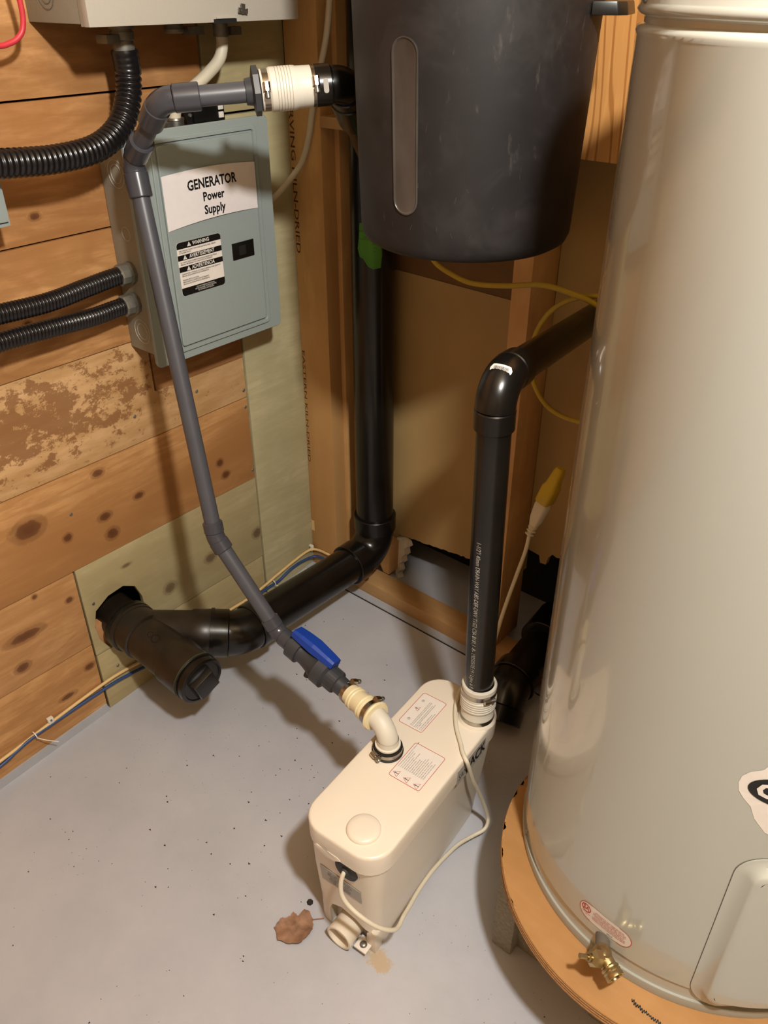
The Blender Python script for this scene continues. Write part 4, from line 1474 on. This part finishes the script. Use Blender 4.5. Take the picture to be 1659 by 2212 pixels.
# paper sign
ps_n = 16
vs, fs = [], []
for i in range(ps_n + 1):
    t_ = i / ps_n
    y_ = -.3885 + (.2005) * t_
    bow = .0052 * 4 * t_ * (1 - t_)
    zt_ = 1.0365 + bow * 1.0 - .003 * t_
    zb_ = .9500 + bow * 1.0 + .0055 * t_
    x_ = .1056 + .0025 * 4 * t_ * (1 - t_)
    vs += [V(x_, y_, zt_), V(x_, y_, zb_), V(x_ + .0003, y_, zt_), V(x_ + .0003, y_, zb_)]
for i in range(ps_n):
    a, b = i * 4, i * 4 + 4
    fs += [(a, b, b + 1, a + 1), (a + 2, a + 3, b + 3, b + 2), (a, a + 2, b + 2, b), (a + 1, b + 1, b + 3, a + 3)]
fs += [(0, 1, 3, 2), (ps_n * 4, ps_n * 4 + 2, ps_n * 4 + 3, ps_n * 4 + 1)]
sg = obj('paper_sign', (vs, fs), 'paper_white', None, label='white paper sign reading GENERATOR Power Supply taped on the grey-green panel', cat='sign')


def sgn(u, v_):
    t_ = (u + .3885) / .2005
    bow = .0052 * 4 * t_ * (1 - t_)
    return V(.1056 + .0025 * 4 * t_ * (1 - t_) + .0008, u, v_ + bow * .6)


part_text('sign_text', 'GENERATOR', .0222, lambda a, b: sgn(a - .288, b + 1.0125), 'print_black', sg, bold=.026, sx=.82)
part_text('sign_text', 'Power', .0200, lambda a, b: sgn(a - .288, b + .9905), 'print_black', sg, bold=.026, sx=.88)
part_text('sign_text', 'Supply', .0200, lambda a, b: sgn(a - .288, b + .9690), 'print_black', sg, bold=.026, sx=.88)


# ================================================================ CONDUITS
def conduit(name, pts, r, pitch, label, ends, group=None, smooth_end=0.0):
    e = empty(name, pts[0], label, 'conduit')
    path = resample(crom(pts, 16), pitch / 6)
    rs = []
    for i in range(len(path)):
        ph = (i % 6) / 6.0
        q = i * pitch / 6
        amp = .0022 if q > smooth_end else .0004
        rs.append(r - amp * (0.5 + 0.5 * cos(2 * pi * ph)) ** 1.5)
    obj('jacket', sweep(path, rs, 28), 'conduit_black', e, angle=60)
    for c, d_, prf_, sg_, mt in ends:
        obj('connector', lathe(c, d_, prf_, sg_), mt, e, angle=25)
    e['group'] = 'black ribbed conduits on the left wall'
    return e


cA = conduit('flexible_conduit', [V(.080, -.404, 1.215), V(.080, -.403, 1.185), V(.083, -.412, 1.150), V(.092, -.440, 1.115), V(.100, -.490, 1.092), V(.104, -.560, 1.086), V(.106, -.640, 1.0905), V(.106, -.74, 1.098), V(.105, -.95, 1.11)], .0200, .0085,
             'thick black ribbed conduit curving down from the upper grey box to the left', [(V(.080, -.404, 1.2485), V(0, 0, -1), [(0, .020), (.006, .020), (.006, .0155), (.010, .0155), (.010, .0175), (.020, .0175), (.022, .0150), (.030, .0165), (.038, .0150)], 24, 'zinc_dull')], smooth_end=.03)
obj('connector_screw', merge(box(.066, .094, -.440, -.418, 1.224, 1.236)), 'zinc_dull', cA, bevel=.002)
xq = .045
nutp = [(0, .0195), (.006, .0195), (.007, .0165), (.012, .0185), (.024, .0185), (.026, .0165)]
conduit('flexible_conduit', [V(.040, -.452, .8795), V(.040, -.475, .8785), V(.045, -.52, .8765), V(.058, -.60, .8745), V(.064, -.69, .8790), V(.066, -.80, .882), V(.066, -1.0, .885)], .0155, .0062,
        'black ribbed conduit entering the left side of the green panel, upper of the two', [(V(.040, -.4305, .8795), V(0, -1, 0), nutp, 10, 'zinc_dull')])
conduit('flexible_conduit', [V(.037, -.452, .8255), V(.038, -.475, .8250), V(.044, -.52, .8255), V(.058, -.60, .8330), V(.064, -.69, .8375), V(.066, -.80, .833), V(.066, -1.0, .83)], .0155, .0062,
        'black ribbed conduit entering the left side of the green panel, lower of the two', [(V(.037, -.4305, .8255), V(0, -1, 0), nutp, 10, 'zinc_dull')])

# ================================================================ UPPER GREY BOX
ub_ = empty('transfer_switch_box', (.08, -.3, 1.25), 'large light grey metal switch box at the top left, over the generator panel', 'electrical box')
obj('enclosure', box(.0015, .142, -.5035, -.112, 1.2515, 1.80), 'panel_side', ub_, bevel=.002)
obj('box_cover', merge(box(.1425, .156, -.5045, -.1105, 1.2485, 1.80)), 'box_grey', ub_, bevel=.0012)
obj('cover_edge', box(.136, .1422, -.5042, -.1108, 1.2490, 1.80), 'panel_side', ub_, smooth=False)
obj('hasp_slot', box(.140, .1568, -.2900, -.2450, 1.2470, 1.2530), 'rubber_black', ub_, smooth=False)
obj('hasp_tab', box(.1500, .1592, -.2860, -.2480, 1.2535, 1.2560), 'box_grey', ub_, smooth=False)
wsx = V(.1560, -.2345, 1.2625)
obj('wing_screw', merge(lathe(wsx, (1, 0, 0), [(0, .0035), (.006, .0035), (.006, 0)], 12), slab([(-.009, -.002), (.009, -.004), (.010, .003), (.002, .002), (-.008, .005)], lambda a, b, h: wsx + V(.004 + h, a, b), .0018), slab([(-.002, .002), (.004, .001), (.005, .009), (-.003, .010)], lambda a, b, h: wsx + V(.004 + h, a, b), .0018)), 'zinc', ub_)
for r1 in (.0200, .0130):
    obj('knockout', lathe((.060, -.5037, 1.287), (0, -1, 0), [(0, r1), (.0007, r1 - .0002), (.0007, r1 - .0011), (0, r1 - .0013)], 28, caps=False), 'knockout_line', ub_)
# cable connectors under the box
obj('connector', merge(lathe((.070, -.2060, 1.2510), (0, 0, -1), [(0, .0145), (.006, .0145), (.006, .0125), (.026, .0125), (.027, .0115)], 22), box(.062, .078, -.190, -.168, 1.226, 1.238)), 'zinc_dull', ub_)
obj('connector', merge(lathe((.050, -.2850, 1.2510), (0, 0, -1), [(0, .0150), (.012, .0150), (.014, .0165), (.018, .0160), (.020, .0120)], 20), box(.044, .060, -.265, -.232, 1.228, 1.240)), 'zinc_dull', ub_)

# thick white cable from the box to the top of the panel
wc1 = obj('power_cable', sweep(crom([V(.070, -.2060, 1.240), V(.070, -.206, 1.212), V(.070, -.217, 1.190), V(.068, -.248, 1.168), V(.062, -.280, 1.148), V(.052, -.298, 1.128), V(.048, -.303, 1.112), V(.048, -.303, 1.092)], 8), .0098, 20), 'cable_white', None, label='thick white cable curving from the upper grey box down into the panel top', cat='cable')
obj('cable_connector', merge(lathe((.048, -.303, 1.0885), (0, 0, 1), [(0, .0165), (.004, .0165), (.004, .0140), (.018, .0140), (.019, .0150), (.022, .0145)], 22), box(.040, .060, -.330, -.318, 1.094, 1.106)), 'zinc', wc1)
# thin white cable behind the coupling
obj('house_cable', sweep(crom([V(.155, -.016, 1.40), V(.142, -.016, 1.30), V(.128, -.016, 1.22), V(.100, -.014, 1.150), V(.084, -.014, 1.10), V(.074, -.014, 1.06), V(.064, -.016, 1.028), V(.054, -.024, 1.000), V(.046, -.052, .972), V(.046, -.090, .950), V(.046, -.130, .940), V(.046, -.158, .938)], 8), .0058, 16), 'cable_white', None, label='thin white house cable hanging down the corner stud into the panel side', cat='cable')
# breaker block above the panel
bk = empty('relay_block', (.02, -.21, 1.098), 'small black switch block with two white squares, above the green panel', 'relay')
obj('block_body', merge(box(.002, .026, -.262, -.178, 1.090, 1.128), box(.026, .031, -.250, -.215, 1.096, 1.122)), 'plastic_black', bk, bevel=.001)
for z_ in (1.1025, 1.1155):
    obj('white_square', slab([(-.006, -.0045), (.005, -.0045), (.005, .0052), (-.006, .0052)], lambda a, b, h, z_=z_: V(.0262 + h, -.1865 + a, z_ + b), .002), 'label_white', bk, bevel=.0008)
for k in range(4):
    obj('terminal', lathe((.026, -.256 + .009 * (k % 2), 1.108 + .014 * (k // 2)), (1, 0, 0), [(0, .003), (.003, .0028), (.003, 0)], 10), 'zinc_dull', bk)

# things cut by the left edge of the picture
obj('red_cable', sweep(crom([V(.068, -.556, 1.36), V(.066, -.550, 1.31), V(.064, -.5455, 1.27), V(.062, -.5485, 1.247), V(.061, -.558, 1.2355), V(.060, -.572, 1.2295), V(.060, -.592, 1.2275), V(.060, -.65, 1.235), V(.060, -.72, 1.26)], 8), .0038, 16), 'cable_red', None, label='red cable looping at the top left corner, beside the grey box', cat='cable')
sw = empty('socket_cap', (.05, -.63, 1.15), 'dark grey rounded plastic cap at the left edge, above the thick conduit', 'cap')
obj('cap_body', lathe(V(.0015, -.640, 1.168), (1, 0, 0), [(0, .033), (.052, .033), (.062, .030), (.066, .024), (.067, 0)], 36), 'pvc_dark', sw)
obj('cap_rim', lathe(V(.0015, -.640, 1.166), (1, 0, 0), [(0, .036), (.010, .036), (.012, .033)], 36), 'zinc_dull', sw)
sb = empty('junction_box', (.04, -.70, 1.0), 'pale grey-green metal box at the left edge under the thick conduit', 'electrical box')
obj('enclosure', box(.0015, .072, -.80, -.652, 1.0055, 1.078), 'panel_side', sb, bevel=.001)
obj('box_cover', prism([(-.81, 1.0030), (-.6535, 1.0030), (-.640, 1.0035), (-.640, 1.085), (-.81, 1.085)], lambda y, z: V(.0725, y, z), lambda y, z: V(.0800, y, z)), 'panel_green', sb, bevel=.001)
obj('hasp_slot', box(.0795, .0806, -.6560, -.6430, 1.0080, 1.0095), 'rubber_black', sb, smooth=False)

# ================================================================ LOW VOLTAGE CABLES ALONG THE WALL FOOT
obj('data_cable', sweep(crom([V(.006, -1.30, -.018), V(.006, -1.05, .000), V(.006, -.885, .014), V(.006, -.782, .027), V(.0055, -.671, .0385), V(.0055, -.600, .0415), V(.0055, -.50, .032), V(.0055, -.40, .024), V(.0055, -.30, .022), V(.0055, -.244, .0205), V(.0055, -.20, .024), V(.0055, -.133, .036), V(.0055, -.07, .046), V(.0065, -.018, .050), V(.026, -.0045, .052), V(.065, -.0045, .055), V(.11, -.005, .060), V(.14, -.004, .062)], 8), .0035, 12), 'cable_cream', None, label='cream cable clipped along the foot of the left wall', cat='cable')
obj('data_cable', sweep(crom([V(.009, -1.30, -.042), V(.009, -1.05, -.022), V(.0085, -.888, .0045), V(.0085, -.850, .015), V(.008, -.813, .0225), V(.008, -.742, .026), V(.008, -.671, .028), V(.0075, -.60, .0265), V(.0075, -.50, .012), V(.0075, -.40, .004), V(.0075, -.30, .006), V(.0075, -.222, .013), V(.0075, -.170, .0165), V(.0075, -.133, .0165), V(.009, -.09, .030), V(.011, -.05, .034), V(.020, -.012, .033), V(.05, -.006, .034), V(.09, -.006, .024)], 8), .0035, 12), 'cable_blue', None, label='blue cable running just below the cream cable along the left wall foot', cat='cable')


def clip(y, z, x, lbl, ny=False):
    e = empty('cable_clip', (x, y, z), lbl, 'clip')
    if not ny:
        obj('clip_body', box(x, x + .0085, y - .006, y + .006, z - .003, z + .013), 'clip_white', e, bevel=.001)
        obj('clip_nail', lathe((x + .0085, y, z + .009), (1, 0, 0), [(0, .0022), (.002, .002), (.002, 0)], 10), 'zinc', e)
    else:
        obj('clip_body', merge(box(x - .005, x + .006, y - .0085, y, z - .003, z + .013)), 'clip_white', e, bevel=.001)
        obj('clip_nail', lathe((x, y - .0085, z + .009), (0, -1, 0), [(0, .0022), (.002, .002), (.002, 0)], 10), 'zinc', e)


clip(-.770, .0285, .0012, 'white cable clip on the left wall near the picture edge')
clip(-.006, .0490, .0060, 'white cable clip in the corner beside the stud', True)
for y_, z_, lb in ((-.808, .020, 'white plastic tie round the cables near the left picture edge'), (-.150, .017, 'white plastic tie round the cables beside the thick drain pipe')):
    e = empty('cable_tie', (.006, y_, z_), lb, 'cable tie')
    obj('tie_loop', lathe((.0068, y_ - .001, z_ + .003), (0, 1, .1), [(0, .0082), (0, .0090), (.002, .0090), (.002, .0082)], 16, caps=False), 'clip_white', e)
    obj('tie_tail', sweep(crom([V(.012, y_, z_), V(.022, y_ + .012, z_ - .010), V(.036, y_ + .030, z_ - .020)], 5), .0010, 8), 'clip_white', e)

# ================================================================ CORDS ON THE RIGHT
YC = 'cord_yellow'
cd1 = obj('extension_cord', merge(
    sweep(crom([V(.345, .005, .94), V(.360, -.010, .895), V(.385, -.018, .871), V(.425, -.020, .857), V(.472, -.020, .850), V(.54, -.022, .860), V(.609, -.024, .876), V(.66, -.022, .874), V(.708, -.022, .866), V(.76, -.024, .846), V(.84, -.026, .80)], 8), .0047, 14),
    sweep(crom([V(.80, -.016, .88), V(.735, -.012, .878), V(.690, -.010, .870), V(.651, -.010, .853), V(.620, -.010, .822), V(.600, -.010, .775), V(.601, -.012, .720), V(.622, -.014, .680), V(.655, -.016, .657), V(.705, -.018, .652), V(.76, -.018, .662)], 8), .0045, 14)), YC, None,
    label='yellow extension cord looping behind the black pipe, below the bin', cat='cord')
# plug and socket
pl0, pl1 = V(.676, -.090, .450), V(.692, -.070, .505)
sk1 = V(.703, -.055, .560)
cn = empty('cord_socket', (.70, -.06, .54), 'yellow plastic cord socket beside the tank edge', 'socket')
dirp = (V(.708, -.052, .580) - V(.690, -.072, .500)).normalized()
x_, y_, a_ = frame(dirp)


def sq(c, w_, h_, r=.006):
    return [c + x_ * u + y_ * v_ for u, v_ in rrect(w_, h_, r, 3)]


sc0 = V(.6905, -.0720, .503)
obj('socket_body', loops([sq(sc0, .030, .024), sq(sc0 + dirp * .003, .034, .028), sq(sc0 + dirp * .034, .034, .028), sq(sc0 + dirp * .040, .028, .023), sq(sc0 + dirp * .070, .020, .018), sq(sc0 + dirp * .074, .016, .014)]), 'plug_yellow', cn, angle=40)
# white pump cord
pcd = None
m = ml
path = [m(.0085, -.170, .171), m(.0090, -.1800, .172), m(.0093, -.1880, .158), m(.0146, -.1930, .138), m(.0287, -.1935, .122), m(.0533, -.1895, .107), m(.0745, -.178, .088), m(.0865, -.1610, .070), m(.0870, -.1460, .059), m(.0810, -.1230, .050), m(.0760, -.098, .040), m(.0680, -.0550, .026), m(.0640, -.0018, .014), m(.0680, .0640, .002), m(.0790, .1020, -.004), m(.0910, .1225, .001), m(.0925, .1340, .010), m(.0880, .138, .026), m(.0835, .122, .078), m(.0820, .098, .135), m(.0810, .080, .175), m(.0800, .060, .232), m(.0740, .060, .2430), m(.0640, .068, .2445), m(.0537, .080, .2442), m(.0277, .1081, .2442), m(.0060, .1408, .2442), m(-.0040, .1646, .2460), m(-.0080, .1857, .252), m(.000, .206, .268), m(.020, .222, .282)]
path += [V(.722, -.262, .285), V(.706, -.225, .290), V(.698, -.190, .330), V(.694, -.150, .385), V(.690, -.120, .420), V(.684, -.100, .446)]
pcd = obj('power_cord', sweep(crom(path, 8), .0036, 12), 'cord_white', pump)
pg0 = V(.684, -.100, .446)
dpl = (sc0 - pg0).normalized()
x_, y_, a_ = frame(dpl)
Lp = (sc0 - pg0).length
obj('plug', loops([[pg0 + dpl * t_ + x_ * u + y_ * v_ for u, v_ in rrect(w_, h_, min(w_, h_) * .3, 3)] for t_, w_, h_ in ((-.004, .009, .008), (.002, .010, .009), (.014, .014, .012), (.030, .024, .018), (Lp - .008, .028, .022), (Lp, .026, .021))]), 'cord_white', pcd, angle=40)
obj('strain_relief', merge(*[lathe(pg0 + dpl * t_, dpl, [(0, .0060), (.001, .0088), (.003, .0088), (.004, .0060)], 14) for t_ in (-.003, .004, .011)]), 'cord_white', pcd)

# big dark drain behind the pump
fd = empty('floor_drain_pipe', (.68, -.1, 0), 'thick black drain pipe in the shadow between the pump and the tank', 'pipe')
fa, fb_, fc = V(.663, .20, .075), V(.683, -.125, .062), V(.706, -.215, -.020)
eg, f1, f2 = elbow(fa, fb_, fc, R3 + .002, H3, .030, .034)
obj('elbow', eg, 'abs_black', fd)
obj('pipe', seg_cyl(fa, f1, R3, 36), 'abs_black', fd)
obj('coupling', hub(V(.6655, .13, .0735), V(.671, .045, .070), H3 + .004, 36), 'abs_black', fd)

# ================================================================ LEAF AND GRIT
lf = [(-.028, -.004), (-.018, -.022), (.000, -.027), (.018, -.024), (.030, -.012), (.032, .004), (.026, .020), (.014, .028), (.006, .016), (-.002, .022), (-.012, .014), (-.022, .010)]
lc = V(0.6611, -0.7287, 0)
ld = radians(35)


def lff(u, v_, h=0.0):
    u, v_ = u * 1.1, v_ * 1.1
    a = u * cos(ld) - v_ * sin(ld)
    b = u * sin(ld) + v_ * cos(ld)
    return V(lc.x + a, lc.y + b, zf(lc.y + b) + .0015 + .006 * abs(v_) / .03 + .003 * sin(u * 160) * sin(v_ * 120) + .004 * (u / .03) ** 2 + h)


lfp = []
for k in range(len(lf)):
    a, b = lf[k], lf[(k + 1) % len(lf)]
    for j in range(4):
        t_ = j / 4
        lfp.append((a[0] + (b[0] - a[0]) * t_ + random.uniform(-.0012, .0012), a[1] + (b[1] - a[1]) * t_ + random.uniform(-.0012, .0012)))
lfo = empty('dry_leaf', (lc.x, lc.y, zf(lc.y)), 'curled brown dry leaf on the floor beside the pump', 'leaf')
obj('blade', merge(fan(lfp, lambda u, v_: lff(u, v_), 0, 0, 5), fan(lfp, lambda u, v_: lff(u, v_, .0006), 0, 0, 5)), 'leaf_brown', lfo, angle=80)
obj('stalk', sweep([V(.668, -.712, zf(-.7) + .004), V(.679, -.698, zf(-.69) + .004), V(.692, -.684, zf(-.676) + .003)], .0009, 8), 'leaf_brown', lfo)

random.seed(21)
gr_ = []
for k in range(300):
    if k < 190:
        x_, y_ = random.uniform(.12, 1.25), random.uniform(-1.35, -.06)
    else:
        x_, y_ = random.gauss(.45, .18), random.gauss(-.55, .22)
    if (.64 < x_ < .86 and -.74 < y_ < -.30) or (x_ - PX) ** 2 + (y_ - PY) ** 2 < .08 or x_ < .02 or y_ > -.04:
        continue
    s_ = random.choice((.0006, .0008, .0011, .0016, .0022))
    a = random.uniform(0, pi)
    z_ = zf(y_)
    q = [V(x_ + s_ * cos(a + j * 2 * pi / 3) * random.uniform(.7, 1.8), y_ + s_ * sin(a + j * 2 * pi / 3), z_ + .0001) for j in range(3)]
    gr_.append((q + [V(x_, y_, z_ + s_ * .8)], [(0, 1, 3), (1, 2, 3), (2, 0, 3), (0, 2, 1)]))
obj('floor_grit', merge(*gr_), 'grit', None, smooth=False, kind='stuff', label='scattered dark grit and crumbs on the grey floor', cat='grit')
lm = V(.640, -.690, zf(-.69))
obj('dirt_crumb', lathe(lm + V(.012, .012, 0), (0, 0, 1), [(0, .006), (.003, .0055), (.006, .003), (.0065, 0)], 7), 'grit', None, smooth=False, label='black lump of dirt on the floor against the left side of the pump', cat='dirt')
